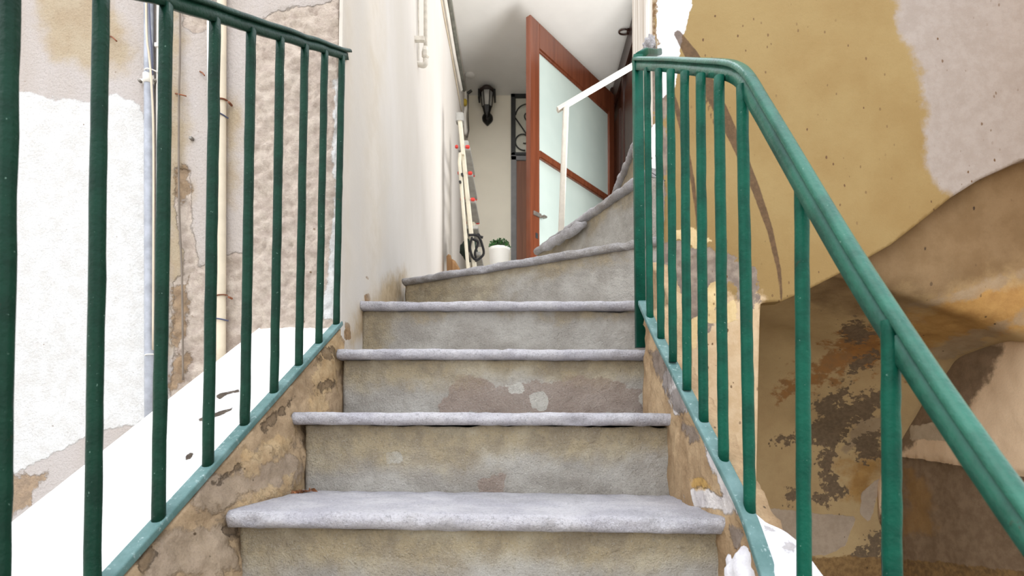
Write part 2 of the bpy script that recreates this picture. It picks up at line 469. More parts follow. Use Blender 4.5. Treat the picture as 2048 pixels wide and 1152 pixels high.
def lerp(a, b, t): return Vector(a) + (Vector(b) - Vector(a)) * t
def prof_left(y):
    r = RP(y, -.020)
    top = Vector((r.x + .010, y, r.z + .002)); 
    zt = r.z - .155
    xi = -.497
    P = [Vector((r.x - .06, y, r.z - .6)), Vector((r.x - .06, y, r.z - .01)), Vector((r.x - .02, y, r.z - .003))]
    P += [lerp(top, (xi, y, zt), (k / 22) ** 1.05) for k in range(23)]
    P += [lerp((xi, y, zt), (xi + .004, y, zt - .45), k / 10) for k in range(1, 11)]
    return P
stringer('wall_stair_left', .45, 1.60, prof_left, 200, M['stringer'], .007, 'rough tan plaster flank of the stairs below the left green railing', 'wall', 3,
         {'grey': lambda G: patch(G, [[(430, 960), (600, 880), (610, 960), (600, 975), (450, 1010), (380, 1010)], [(330, 1060), (470, 1050), (470, 1152), (300, 1152)]], 40),
          'ochre': lambda G: patch(G, [[(470, 1005), (620, 940), (628, 975), (470, 1022)], [(600, 860), (640, 700), (680, 660), (690, 720), (615, 900)], [(480, 920), (560, 860), (580, 900), (500, 960)]], 22),
          'dark': lambda G: patch(G, [[(270, 1130), (300, 1090), (310, 1110), (285, 1152)], [(440, 1060), (475, 1040), (480, 1075), (450, 1072)], [(628, 770), (660, 760), (670, 775), (640, 785)], [(425, 965), (480, 925), (482, 932), (430, 975)], [(520, 850), (590, 790), (594, 797), (528, 862)], [(640, 700), (668, 690), (664, 715), (642, 720)]], 10)})
def prof_cop(y):
    r = RP(y, -.018); w = .232 + .012 * (1.55 - y) / .7
    P = [Vector((r.x - .004, y, r.z - .06)), Vector((r.x - .004, y, r.z - .014))]
    P += [Vector((r.x - .004 - (w - .004) * k / 24, y, r.z + .004 * math.sin(math.pi * k / 24))) for k in range(25)]
    P += [Vector((r.x - w - .012, y, r.z - .012)), Vector((r.x - w - .014, y, r.z - .05)), Vector((r.x - w - .014, y, r.z - 1.0))]
    return P
stringer('wall_parapet', .42, 1.60, prof_cop, 160, M['coping'], .0025, 'sloping whitewashed parapet top outside the left green railing', 'parapet', 2,
         {'crack': lambda G: patch(G, [[(430, 792), (440, 786), (482, 778), (480, 784), (452, 790), (440, 800)], [(395, 838), (440, 822), (468, 814), (466, 819), (440, 832), (400, 845)], [(368, 918), (376, 905), (390, 906), (378, 922)]], 5)})

# flat bar with a narrow neck that carries a half-round cap
RBAR = [(a * .74, b * .74) for a, b in [(-.007, -.013), (.007, -.013), (.007, .0095), (.0045, .0105), (.0045, .020), (-.0045, .020), (-.0045, .0105), (-.007, .0095)]]
RCAP = [(a * .74, b * .74) for a, b in [(-.012, -.0055), (.012, -.0055), (.0135, -.003), (.0125, .003), (.009, .0065), (.004, .008), (-.004, .008), (-.009, .0065), (-.0125, .003), (-.0135, -.003)]]
R_TOP = .785
tl = thing('stair_railing', 'green iron railing along the white parapet, left of the steps', 'railing', RP(1.0), 'green iron stair railings')
def bar_path(y0, y1, h, n=2, P=RP): return [P(y0 + (y1 - y0) * k / (n - 1), h) for k in range(n)]
def wob(path, amp, s=9): return [p + Vector((fbm(p, s, 2), 0, fbm(p + Vector((5, 5, 5)), s, 2))) * amp for p in path]
bm = bmesh.new(); sweep(bm, bar_path(.40, 1.605, -.006, 40), rrect(.024, .014, .003)); setp(obj('bottom_bar', bm, M['green_sky_sheen'], tl, True), 'green bottom bar with painted pale sky reflection')
bm = bmesh.new(); sweep(bm, wob(bar_path(.40, 1.625, .0095, 60, TP), .003), RBAR); obj('rail_bar', bm, M['green_backlit'], tl, True)
bm = bmesh.new(); sweep(bm, wob(bar_path(.40, 1.64, .0265, 60, TP), .003), RCAP); obj('handrail', bm, M['green_backlit'], tl, True)
def baluster(parent, p, q, r=.0088, mat='green'):
    bm = bmesh.new(); n = 26; path = [Vector(p).lerp(Vector(q), k / (n - 1)) for k in range(n)]
    sweep(bm, wob(path, .0008, 20), rrect(r * 2, r * 2, r * .75), up=Vector((0, 1, 0)), scale=[1 + .06 * fbm(c, 40, 2) for c in path])
    return obj('baluster', bm, M[mat], parent, True)
for y in (.479, .602, .726, .8505, .976, 1.0965, 1.2165, 1.340, 1.461, 1.584):
    baluster(tl, RP(y, -.012), TP(y, .004), mat='green_backlit')

# ------------------------------------------------------------------ right railing
tr = thing('stair_railing', 'green iron railing with a bent handrail before the ochre wall, right of the steps', 'railing', at(1450, 930, .99), 'green iron stair railings')
HP = [at(1272, 118, 1.535), at(1340, 119, 1.30), at(1400, 122, 1.105), at(1440, 124, 1.0), at(1472, 130, .93), at(1497, 150, .878), at(1528, 200, .835),
      at(1570, 270, .785), at(1700, 488, .665), at(1850, 720, .565), at(1960, 880, .505), at(2035, 985, .47), at(2110, 1085, .44)]
HC = curve_pts(HP, 8)
down = lambda P, d: [p - Vector((0, 0, d)) for p in P]
bm = bmesh.new(); sweep(bm, HC, RCAP); setp(obj('handrail', bm, M['green_rail'], tr, True), 'pale glossy green handrail')
bm = bmesh.new()
nrm = []
for i, p in enumerate(HC):
    t = (HC[min(i + 1, len(HC) - 1)] - HC[max(i - 1, 0)]).normalized(); s = t.cross(Vector((0, 0, 1))).normalized(); nrm.append(s.cross(t).normalized())
sweep(bm, [p - k * .0167 for p, k in zip(HC, nrm)], RBAR); obj('rail_bar', bm, M['green_rail'], tr, True)
# bottom bar
BP = [at(1284, 603, 1.535), at(1303, 646, 1.43), at(1324, 690, 1.325), at(1349, 738, 1.225), at(1377, 794, 1.125), at(1408, 855, 1.045), at(1449, 934, .96), at(1493, 1025, .892), at(1528, 1125, .832), at(1560, 1230, .78), at(1600, 1380, .71)]
BC = curve_pts(BP, 6)
bm = bmesh.new(); sweep(bm, BC, rrect(.026, .012, .003)); setp(obj('bottom_bar', bm, M['green_sky_sheen'], tr, True), 'green bottom bar with painted pale sky reflection')
# posts
bm = bmesh.new(); sweep(bm, [at(1275, 114, 1.54), at(1278, 400, 1.54), at(1281, 695, 1.54)], rrect(.027, .027, .003), up=Vector((0, 1, 0))); obj('newel_post', bm, M['green'], tr, True)
bm = bmesh.new(); sweep(bm, [at(1278, 112, 1.54), at(1290, 104, 1.6), at(1308, 106, 1.72), at(1318, 104, 1.81)], rrect(.02, .02, .005)); obj('wall_bracket', bm, M['green'], tr, True)
for (xt, yt, xb, yb, d, w) in ((1294, 138, 1300, 640, 1.45, 0), (1317, 140, 1322, 678, 1.345, 0), (1341, 142, 1346, 724, 1.235, 0), (1369, 146, 1374, 781, 1.135, 0),
                            (1401, 150, 1407, 844, 1.055, 0), (1438, 154, 1447, 926, .97, 0), (1484, 172, 1500, 1036, .892, 0), (1603, 345, 1609, 1260, .76, 0), (1781, 640, 1786, 1420, .605, 0)):
    baluster(tr, at(xb, yb, d), at(xt, yt, d), r=.0088)

# right stringer: rough stones between the risers and the bottom bar
M['stringer_r'] = plaster('rubble_tan_plaster', (186, 160, 126), (150, 124, 94), 8, bump=.9, bscale=40, fine=.25, specks=(26, None, .16, (84, 70, 54)),
                          layers=[('white', (226, 222, 220), (206, 202, 204), 2.0, 18, .1, .4, .85), ('grey', (134, 124, 118), (114, 104, 98), 2.0, 16, .12, -.2, .8), ('ochre', (208, 168, 88), (190, 150, 80), 1.2, 30, .12, .1, .7)])
def bar_at(y):
    for a, b in zip(BC, BC[1:]):
        if b.y <= y <= a.y: return a.lerp(b, (a.y - y) / (a.y - b.y))
    return BC[0] + (BC[0] - BC[1]).normalized() * ((y - BC[0].y) / (BC[0] - BC[1]).normalized().y) if y > BC[0].y else BC[-1]
def prof_right(y):
    r = bar_at(y); top = Vector((r.x - .004, y, r.z - .012)); xi = min(.376 + .012 * (1.5 - y) + .07 * max(0, min(1, (y - 1.50) / .05)), r.x - .004 + .09 * max(0, min(1, (y - 1.50) / .05))); top.x = max(top.x, xi)
    P = [lerp((xi, y, top.z - .45), (xi, y, top.z - .16), k / 6) for k in range(6)]
    P += [lerp((xi, y, top.z - .16), top, k / 16) for k in range(17)]
    r.x = max(r.x, top.x); P += [Vector((r.x + .03, y, top.z - .002)), Vector((r.x + .06, y, top.z - .012)), Vector((r.x + .064, y, top.z - .3)), Vector((r.x + .064, y, top.z - .7))]
    return P
stringer('wall_stair_right', .80, 1.80, prof_right, 170, M['stringer_r'], .007, 'rubble and plaster kerb of the stairs below the right green railing', 'wall', 0,
         {'white': lambda G: patch(G, [[(1370, 990), (1400, 975), (1460, 1000), (1480, 1030), (1440, 1020), (1370, 1005)], [(1390, 840), (1420, 850), (1480, 1000), (1460, 1010), (1420, 930)], [(1330, 700), (1350, 730), (1375, 800), (1372, 826), (1345, 826), (1330, 760)]], 14),
          'grey': lambda G: patch(G, [[(1300, 700), (1330, 705), (1345, 780), (1365, 770), (1370, 822), (1345, 822), (1322, 760)], [(1368, 850), (1395, 850), (1400, 885), (1375, 890)], [(1460, 1050), (1490, 1065), (1480, 1100), (1462, 1090)]], 12),
          'ochre': lambda G: patch(G, [[(1378, 955), (1410, 955), (1425, 985), (1385, 978)]], 10)})
# white curved kerb sweeping out to the right below the railing
inn = curve_pts([at(1497, 1020, .90), at(1518, 1085, .855), at(1540, 1160, .81), at(1575, 1280, .74)], 8)
out = curve_pts([at(1512, 1034, .905), at(1575, 1068, .87), at(1612, 1105, .83), at(1680, 1200, .76)], 8)
n = len(inn); G = np.empty((n, 16, 3))
for i in range(n):
    for j in range(12):
        p = inn[i].lerp(out[i], j / 11); p.z += .006 * math.sin(math.pi * j / 11)
        d = fbm(p, 20, 4) * .004; G[i, j] = p + Vector((0, 0, d))
    for j, dz in enumerate((.02, .1, .3, .8)): G[i, 12 + j] = out[i] + Vector((.006, .004, -dz))
M['kerb'] = plaster('white_kerb_plaster', (232, 230, 234), (214, 210, 214), 9, bump=.5, fine=.15, layers=[('scuff', (140, 132, 128), (160, 152, 148), 2.6, 60, .15, -.2, .7)])
setp(solid_grid('kerb', G, None, M['kerb'], attrs={'scuff': patch(G, [[(1565, 1078), (1590, 1092), (1588, 1104), (1570, 1100)], [(1530, 1050), (1550, 1058), (1548, 1068), (1532, 1062)]], 8)}), 'white plastered kerb curving away to the right beneath the bent railing', 'kerb', kind='structure')
# white plaster lump at the foot of the bar
bm = bmesh.new(); bmesh.ops.create_icosphere(bm, subdivisions=4, radius=1)
c = at(1500, 1165, .90)
for v in bm.verts:
    k = 1 + .25 * fbm(v.co, 1.6, 4); v.co = Vector((v.co.x * .034 * k, v.co.y * .05 * k, v.co.z * .062 * k)) + c
setp(obj('plaster_lump', bm, M['kerb'], None, True), 'white lump of plaster on the kerb beside the lowest riser', 'plaster')

# ------------------------------------------------------------------ courtyard wall on the left
WY = 1.59
XC = -.519
def plane_grid(x0, x1, z0, z1, y, step):
    nu = int((x1 - x0) / step) + 1; nv = int((z1 - z0) / step) + 1
    X, Z = np.meshgrid(np.linspace(x0, x1, nu), np.linspace(z0, z1, nv), indexing='ij')
    return np.stack([X, np.full_like(X, y), Z], -1)
M['yard_wall'] = plaster('peeling_cream_plaster', (199, 191, 187), (189, 177, 167), 2.2, stretch=(1, 1, .45), bump=.9, bscale=110, fine=.2,
    layers=[('tint', (186, 168, 137), (177, 155, 121), 1.6, 9, .35, 0, .8),
            ('rough', (207, 193, 179), (184, 168, 156), 1.6, 22, .1, -.5),
            ('brown', (173, 144, 110), (142, 117, 88), 2.6, 24, .15, -.3, .8),
            ('white', (230, 230, 229), (219, 217, 214), 1.5, 16, .08, .25)],
    specks=(19, None, .15, (120, 94, 66)))
G = plane_grid(-2.2, XC - .012, -1.2, 2.2, WY, .0085)
rough_p = [[(492, 300), (498, 120), (505, 60), (540, 20), (640, 8), (700, -20), (700, 700), (480, 700), (488, 560), (495, 470)],
           [(345, 560), (420, 520), (500, 500), (500, 720), (340, 800), (345, 690)], [(352, 335), (378, 342), (384, 450), (400, 560), (370, 560), (350, 420)], [(366, 25), (420, 35), (420, 55), (385, 66), (368, 50)]]
at_ = {'rough': patch(G, rough_p, 10),
       'white': patch(G, [[(-700, 195), (60, 182), (110, 198), (170, 202), (230, 188), (285, 205), (302, 300), (302, 840), (200, 862), (110, 905), (30, 945), (-700, 960)],
                          [(668, 160), (700, 130), (700, 640), (640, 640), (650, 560), (664, 400)]], 14),
       'tint': patch(G, [[(330, -50), (360, -50), (372, 300), (365, 700), (340, 700), (330, 300)], [(60, -50), (200, -50), (270, 100), (250, 150), (100, 120)], [(445, 190), (475, 190), (470, 420), (448, 420)]], 30),
       'brown': patch(G, [[(-20, 955), (90, 950), (60, 1010), (10, 1040), (-200, 1060), (-300, 960)], [(352, 340), (372, 335), (380, 380), (360, 420), (350, 390)], [(340, 590), (372, 560), (378, 640), (350, 690)], [(345, 720), (380, 700), (370, 760), (340, 790)]], 14)}
rm = at_['rough']
for i in range(G.shape[0]):
    for j in range(G.shape[1]):
        if rm[i, j] > .05:
            p = G[i, j]; G[i, j, 1] += (fbm(p, 55, 4) * .009 + fbm(p, 14, 4) * .006 + .003) * min(1, rm[i, j])
        else: G[i, j, 1] += fbm(G[i, j], 5, 2) * .003
    
setp(solid_grid('wall_courtyard', G, (0, .3, 0), M['yard_wall'], attrs=at_), 'peeling white and cream courtyard wall behind the left railing', 'wall', kind='structure')
bm = bmesh.new(); box(bm, (-2.2, WY + .02, 2.195), (XC - .012, WY + .3, 4.2)); setp(obj('wall_courtyard_upper', bm, M['yard_wall']), 'upper part of the cream courtyard wall', 'wall', kind='structure')

M['zinc'] = plain('grey_zinc_pipe', (176, 180, 190), .45, .15, 30, spec=.5, metal=.3)
M['cream'] = plain('cream_pvc', (222, 208, 184), .5, .08)
M['white_pvc'] = plain('white_pvc', (244, 240, 232), .5, .05)
M['steel'] = plain('dull_steel', (150, 144, 136), .4, .2, spec=.5, metal=.7)
M['rust'] = plain('rust', (150, 92, 62), .8, .3, 50)
M['blue_tie'] = plain('blue_grey_plastic', (88, 92, 116), .5)
M['wire'] = plain('grey_wire', (132, 120, 108), .7)
yp = WY - .016
def vpipe(px0, py0, px1, py1, y, r, n=14, k=10, amp=0.0):
    a, b = at(px0, py0, y), at(px1, py1, y); P = [a.lerp(b, i / k) for i in range(k + 1)]
    if amp: P = [p + Vector((fbm(p, 6, 2) * amp, 0, 0)) for p in P]
    bm = bmesh.new(); tube(bm, P, r, n, up=Vector((0, 1, 0))); return bm
dp = thing('drain_pipe', 'grey metal downpipe beside the bright white wall patch, left of the conduits', 'pipe', at(297, 860, yp))
obj('pipe', vpipe(297, -260, 299, 900, yp, .0125), M['zinc'], dp, True)
bm = bmesh.new(); sweep(bm, [at(297, 150, yp), at(297, 168, yp)], circ(.0145, 16), up=Vector((0, 1, 0)))
box(bm, at(277, 157, yp + .004), at(318, 167, yp + .009), .001)
ob = obj('clamp', bm, M['white_pvc'], dp, True)
for px in (280, 311):
    bm = bmesh.new(); lathe(bm, [(.0035, -.006), (.0045, -.004), (.0045, .004)], at(px, 162, yp - .002), 8, 'y'); obj('screw', bm, M['steel'], ob, True)
cb = thing('cable_conduit', 'pair of white cable trunkings just right of the grey downpipe', 'conduit', at(318, 760, yp))
obj('trunking', vpipe(318, -260, 316, 780, yp + .004, .0075, 4), M['white_pvc'], cb)
obj('trunking', vpipe(329, -260, 327, 780, yp + .006, .006, 4), M['white_pvc'], cb)
bm = bmesh.new(); box(bm, at(308, 84, yp - .006), at(334, 100, yp + .01), .001); obj('joint_cover', bm, M['white_pvc'], cb)
bm = bmesh.new(); tube(bm, curve_pts([at(292, -100, yp - .016), at(293, 60, yp - .016), at(298, 110, yp - .017), at(303, 170, yp - .017), at(307, 300, yp - .012), at(306, 700, yp - .011)], 8), .0028, 8, up=Vector((0, 1, 0)))
setp(obj('cable', bm, M['cream'], None, True), 'loose cream cable hanging in front of the grey downpipe', 'cable')
bm = bmesh.new(); tube(bm, curve_pts([at(296, -60, yp - .016), at(300, 50, yp - .015), at(304, 110, yp - .014), at(305, 150, yp - .013)], 8), .002, 8, up=Vector((0, 1, 0)))
setp(obj('cable', bm, M['blue_tie'], None, True), 'short dark blue cable crossing the grey downpipe near the handrail', 'cable')
def tie(px0, px1, py, tilt, y, mat, label, cat='cable tie', name='cable_tie', r=.0018):
    a, b = at(px0, py, y), at(px1, py + tilt, y); bm = bmesh.new()
    m = (a + b) / 2 - Vector((0, .012, 0)); P = curve_pts([a + Vector((0, .012, 0)), a.lerp(m, .4), m, b.lerp(m, .4), b + Vector((0, .012, 0))], 6)
    tube(bm, P, r, 8); return setp(obj(name, bm, mat, None, True), label, cat)
tie(285, 318, 141, 3, yp - .006, M['white_pvc'], 'white cable tie round the downpipe above its clamp')
tie(288, 310, 712, -4, yp - .006, M['white_pvc'], 'white tie round the lower end of the grey downpipe')
for (px, w, lab) in ((417, .0066, 'narrow white pipe left of the cream pipe on the courtyard wall'), (444, .0125, 'thicker cream pipe clamped to the courtyard wall')):
    o = obj('wall_pipe', vpipe(px, -260, px + (6 if px < 430 else -2), 800, yp + (.004 if w < .01 else 0), w), M['white_pvc'] if w < .01 else M['cream'], None, True); setp(o, lab, 'pipe')
def clamp(py, mat, lab):
    bm = bmesh.new(); P = [at(444, py, yp) + Vector((.0145 * math.cos(a), -.0145 * math.sin(a), .002 * math.cos(a))) for a in [math.pi * k / 12 for k in range(13)]]
    sweep(bm, P, rect(.006, .0025), up=Vector((0, 0, 1)))
    lathe(bm, [(.0035, -.004), (.0035, .012)], at(459, py + 3, yp), 8, 'y'); return setp(obj('pipe_clamp', bm, mat, None), lab, 'clamp')
clamp(203, M['rust'], 'rusty clamp high on the cream pipe'); clamp(592, M['rust'], 'rusty clamp low on the cream pipe, just above the parapet')
tie(417, 452, 222, 10, yp - .008, M['blue_tie'], 'dark blue tie below the upper rusty clamp of the cream pipe', r=.0022)
tie(424, 452, 637, 3, yp - .008, M['blue_tie'], 'dark blue tie round the two pipes just above the parapet', r=.0022)
bm = bmesh.new(); tube(bm, curve_pts([at(360, -200, yp + .008), at(360, 100, yp + .006), at(358, 190, yp + .005), at(358, 400, yp + .008), at(364, 560, yp + .004), at(366, 760, yp + .006)], 10), .0028, 8, up=Vector((0, 1, 0)))
setp(obj('cable', bm, M['wire'], None, True), 'thin grey-brown cable stapled to the wall between the two sets of pipes', 'cable')
def nail(pts, r, mat, lab, cat='nail', nm='nail'):
    bm = bmesh.new(); tube(bm, curve_pts(pts, 5), r, 8); return setp(obj(nm, bm, mat, None, True), lab, cat)
nail([at(217, 72, WY), at(224, 74, WY - .02), at(233, 82, WY - .03)], .0022, M['rust'], 'bent rusty nail in the stained wall left of the downpipe')
nail([at(400, 143, WY), at(405, 146, WY - .015), at(409, 151, WY - .02)], .002, M['rust'], 'bent nail in the wall between the cable and the cream pipe')
nail([at(351, 187, WY), at(356, 188, WY - .01), at(372, 192, WY - .02)], .002, M['rust'], 'nail holding the thin cable to the wall')
bm = bmesh.new(); box(bm, at(377, 272, WY - .012), at(390, 283, WY + .004), .001); setp(obj('wall_hook', bm, M['steel']), 'small metal hook plate in the wall left of the cream pipe', 'hook')

# ------------------------------------------------------------------ inner left wall, far wall, ceiling, right jamb
YF, ZC, XR = 5.40, 3.27, .90
M['inner_wall'] = plaster('white_lime_wash', (210, 205, 199), (202, 196, 187), 1.6, stretch=(1, 1, .35), bump=.12, fine=.04,
                          layers=[('dirt', (188, 168, 138), (168, 148, 118), 1.0, 12, .3, 0), ('chip', (120, 96, 70), (160, 130, 96), .8, 50, .06, -.3), ('streak', (214, 206, 194), (204, 194, 178), 1.0, 4, .4, 0)])
ny, nz = 240, 300
Y, Z = np.meshgrid(np.linspace(WY - .001, YF + .05, ny) , np.linspace(-.4, ZC + .02, nz), indexing='ij')
G = np.stack([np.full_like(Y, XC), Y, Z], -1)
for i in range(ny):
    for j in range(nz): G[i, j, 0] += fbm(G[i, j], 1.3, 2) * .006
at_ = {'dirt': patch(G, [[(720, 610), (690, 700), (725, 680), (810, 600), (810, 545), (770, 560)]], 34),
       'chip': patch(G, [[(728, 590), (738, 586), (742, 600), (730, 606)], [(690, 640), (700, 650), (702, 680), (688, 680)], [(724, 552), (740, 555), (736, 560)]], 6),
       'streak': patch(G, [[(690, -50), (700, -50), (700, 640), (688, 640)], [(735, 0), (760, 0), (765, 500), (750, 590), (735, 500)]], 30)}
setp(solid_grid('wall_left', G, (-.010, 0, 0), M['inner_wall'], attrs=at_), 'white limewashed wall left of the upper steps', 'wall', kind='structure')
M['white_wall'] = plain('cream_white_wall', (254, 248, 232), .9, .04, 1.5, .1, 80, .1)
M['ceil'] = plain('white_ceiling_paint', (250, 249, 246), .9, .05, 1.2, .1, 50, .1)
bm = bmesh.new(); box(bm, (-.7, YF, -.2), (1.3, YF + .15, ZC + .05)); setp(obj('wall_far', bm, M['white_wall']), 'cream white end wall of the landing with the lantern', 'wall', kind='structure')
bm = bmesh.new(); box(bm, (XC - .15, 3.85, ZC), (1.3, YF + .15, ZC + .12)); setp(obj('ceiling', bm, M['ceil']), 'white ceiling over the landing', 'ceiling', kind='structure')

def wood(name, c1, c2, rough=.3, spec=.5, stretch=(30, 30, 1.5)):
    t = NT(name); w = t.noise(1.0, 6, .6, stretch)
    col = t.mix(t.step(w, .35, .65), lin(c1), lin(c2))
    chip = t.step(t.noise(26, 4, .7), .74, .77)
    col = t.mix(t.math('MULTIPLY', chip, .5), col, lin((196, 130, 88)))
    t.bump(t.noise(30, 4), .12, .004); return t.out(col, rough, spec)
M['door_brown'] = wood('glossy_brown_paint', (110, 61, 40), (96, 51, 33), .22, .6)
M['jamb_brown'] = wood('dark_brown_wood', (62, 32, 20), (42, 20, 12), .35, .5)
M['far_door'] = wood('red_brown_wood', (150, 98, 70), (130, 82, 58), .5, .4)
t = NT('frosted_glass'); col = t.mix(t.step(t.noise(2, 3), .3, .7), lin((188, 201, 195)), lin((179, 193, 188)))
t.b.inputs['Transmission Weight'].default_value = .12; M['frost'] = t.out(col, .22, .5)
M['iron'] = plain('dark_iron', (52, 54, 54), .5, .2, spec=.4)
M['grey_paint'] = plain('grey_paint', (138, 138, 140), .5, .1)
M['black'] = plain('black_metal', (20, 20, 20), .4, .2, spec=.5)
M['pane'] = plain('pale_pane', (205, 205, 192), .25, .06)

# doorway in the right wall, with dark frame
bm = bmesh.new(); box(bm, (XR, 3.95, .3), (XR + .1, YF, ZC)); 
dj = setp(obj('door_2', bm, M['jamb_brown']), 'dark brown door frame and closed leaf on the right side of the landing', 'door', kind='structure')
for (y0, y1, z0, z1) in ((5.26, 5.39, .62, ZC), (4.0, 5.26, 2.98, 3.06), (4.62, 4.70, .62, 2.98), (4.8, 5.2, 1.7, 2.8), (4.8, 5.2, .75, 1.6), (4.1, 4.55, 1.7, 2.8)):
    bm = bmesh.new(); box(bm, (XR - .025, y0, z0), (XR + .01, y1, z1), .008); obj('panel' if y1 - y0 > .35 and z1 - z0 > .5 else 'frame_bar', bm, M['jamb_brown'], dj)

# open glazed leaf
H = at_x(1229, 190, XR - .02); ztop = H.z
N_ = at_z(1061, 28, ztop)
ud = Vector((N_.x - H.x, N_.y - H.y, 0)); WD = ud.length; ud.normalize(); nd = Vector((-ud.y, ud.x, 0))
if nd.y > 0: nd = -nd
DZ0 = Z5 + .01; DT = .045
def dpt(u, z, w=0): return H + ud * u + nd * w + Vector((0, 0, z - H.z))
def dbox(bm, u0, u1, z0, z1, w0=-DT, w1=0.0, bev=.004):
    vs = [bm.verts.new(dpt(u, z, w)) for u in (u0, u1) for w in (w0, w1) for z in (z0, z1)]
    fs = [bm.faces.new([vs[i] for i in q]) for q in ((0, 1, 3, 2), (4, 6, 7, 5), (0, 4, 5, 1), (2, 3, 7, 6), (0, 2, 6, 4), (1, 5, 7, 3))]
    if bev: bmesh.ops.bevel(bm, geom=list({e for f in fs for e in f.edges}), offset=bev, segments=2, affect='EDGES')
door = setp(thing('door_1', None, None, dpt(WD / 2, DZ0)), 'open brown door leaf with two frosted glass panes', 'door', kind='structure')
yN = N_.y
SW = (at(1076, 300, yN) - N_).to_2d().length * .92 if False else .115
z_mid = at(1073, 296, yN).z; z_bot = at(1076, 486, yN).z; z_gt = at(1074, 86, yN).z
bm = bmesh.new(); dbox(bm, WD - SW, WD, DZ0, ztop); obj('stile', bm, M['door_brown'], door)
bm = bmesh.new(); dbox(bm, 0, .10, DZ0, ztop); obj('stile', bm, M['door_brown'], door)
bm = bmesh.new(); dbox(bm, .10, WD - SW, z_gt + .02, ztop); obj('rail', bm, M['door_brown'], door)
bm = bmesh.new(); dbox(bm, .10, WD - SW, z_gt - .0, z_gt + .03, -.03, -.008); obj('rail', bm, M['door_brown'], door)
bm = bmesh.new(); dbox(bm, .10, WD - SW, z_mid - .03, z_mid + .03, -.04, .008, .008); obj('rail', bm, M['door_brown'], door)
bm = bmesh.new(); dbox(bm, .10, WD - SW, DZ0, z_bot, -.04, -.004); obj('bottom_panel', bm, M['door_brown'], door)
for z0, z1 in ((z_bot, z_mid - .03), (z_mid + .03, z_gt + .01)):
    bm = bmesh.new(); dbox(bm, .095, WD - SW + .005, z0, z1, -.026, -.018, 0); obj('glass_pane', bm, M['frost'], door)
zl = at(1064, 423, yN).z
bm = bmesh.new(); dbox(bm, WD - .125, WD - .03, zl - .016, zl + .016, 0, .012, .003); lt = obj('latch', bm, M['steel'], door); lt['label'] = 'dull steel rim latch'
bm = bmesh.new(); dbox(bm, WD - .16, WD - .12, zl - .012, zl + .004, .004, .04, .003); obj('handle', bm, M['steel'], lt)
zk = at(1064, 466, yN).z
bm = bmesh.new(); dbox(bm, WD - .09, WD - .06, zk - .02, zk + .02, -.001, .004, .002); obj('keyhole', bm, M['iron'], door)

# far doorway with wrought iron transom
xl = at(1022, 300, YF).x; xr = .80
zt0, zt1 = at(1030, 313, YF).z, at(1030, 186, YF).z
d3 = setp(thing('door_3', None, None, ((xl + xr) / 2, YF, Z5)), 'red-brown door in a grey frame in the far wall, below an iron grille', 'door', kind='structure')
def fbox(a, b, y0, y1, nm, mat, par, bev=.004):
    bm = bmesh.new(); box(bm, (a[0], y0, a[1]), (b[0], y1, b[1]), bev); return obj(nm, bm, M[mat], par)
fbox((xl, Z5), (xl + .055, zt0), YF - .03, YF + .02, 'frame_bar', 'grey_paint', d3)
fbox((xl, zt0 - .05), (xr, zt0 - .005), YF - .03, YF + .02, 'frame_bar', 'grey_paint', d3)
fbox((xr - .055, Z5), (xr, zt0), YF - .03, YF + .02, 'frame_bar', 'grey_paint', d3)
fbox((xl + .055, Z5), (xr - .055, zt0 - .05), YF - .02, YF + .01, 'door_leaf', 'far_door', d3)
w2 = setp(thing('window_1', None, None, ((xl + xr) / 2, YF, zt0)), 'transom light with a scrolled iron grille above the far door', 'window', kind='structure')
for a, b in (((xl, zt0), (xl + .045, zt1)), ((xr - .045, zt0), (xr, zt1)), ((xl, zt1 - .06), (xr, zt1)), ((xl, zt0), (xr, zt0 + .03))):
    fbox(a, b, YF - .03, YF + .02, 'window_frame', 'iron', w2)
fbox((xl + .045, zt0 + .03), (xr - .045, zt1 - .06), YF - .008, YF + .01, 'pane', 'pane', w2, 0)
def scroll(c, r0, r1, a0, a1, n=28): return [Vector((c[0] + (r0 + (r1 - r0) * k / n) * math.cos(a0 + (a1 - a0) * k / n), YF - .02, c[1] + (r0 + (r1 - r0) * k / n) * math.sin(a0 + (a1 - a0) * k / n))) for k in range(n + 1)]
zA, zB = zt0 + .03, zt1 - .06; zm = (zA + zB) / 2
bm = bmesh.new(); q = xl + .045
for s in range(3):
    x0 = q + s * .27
    tube(bm, scroll((x0 + .13, zB - .17), .13, .03, math.pi, -1.2 * math.pi), .006, 6, up=Vector((0, 1, 0)))
    tube(bm, scroll((x0 + .08, zA + .12), .10, .025, 1.2 * math.pi + 1.1, math.pi * -.9 + 1.1), .006, 6, up=Vector((0, 1, 0)))
    tube(bm, [Vector((x0, YF - .02, zm + .07)), Vector((x0 + .13, YF - .02, zm - .12)), Vector((x0 + .2, YF - .02, zA + .1))], .006, 6, up=Vector((0, 1, 0)))
    tube(bm, [Vector((x0 + .27, YF - .02, zA)), Vector((x0 + .27, YF - .02, zB))], .006, 6, up=Vector((0, 1, 0)))
obj('iron_grille', bm, M['iron'], w2, True)

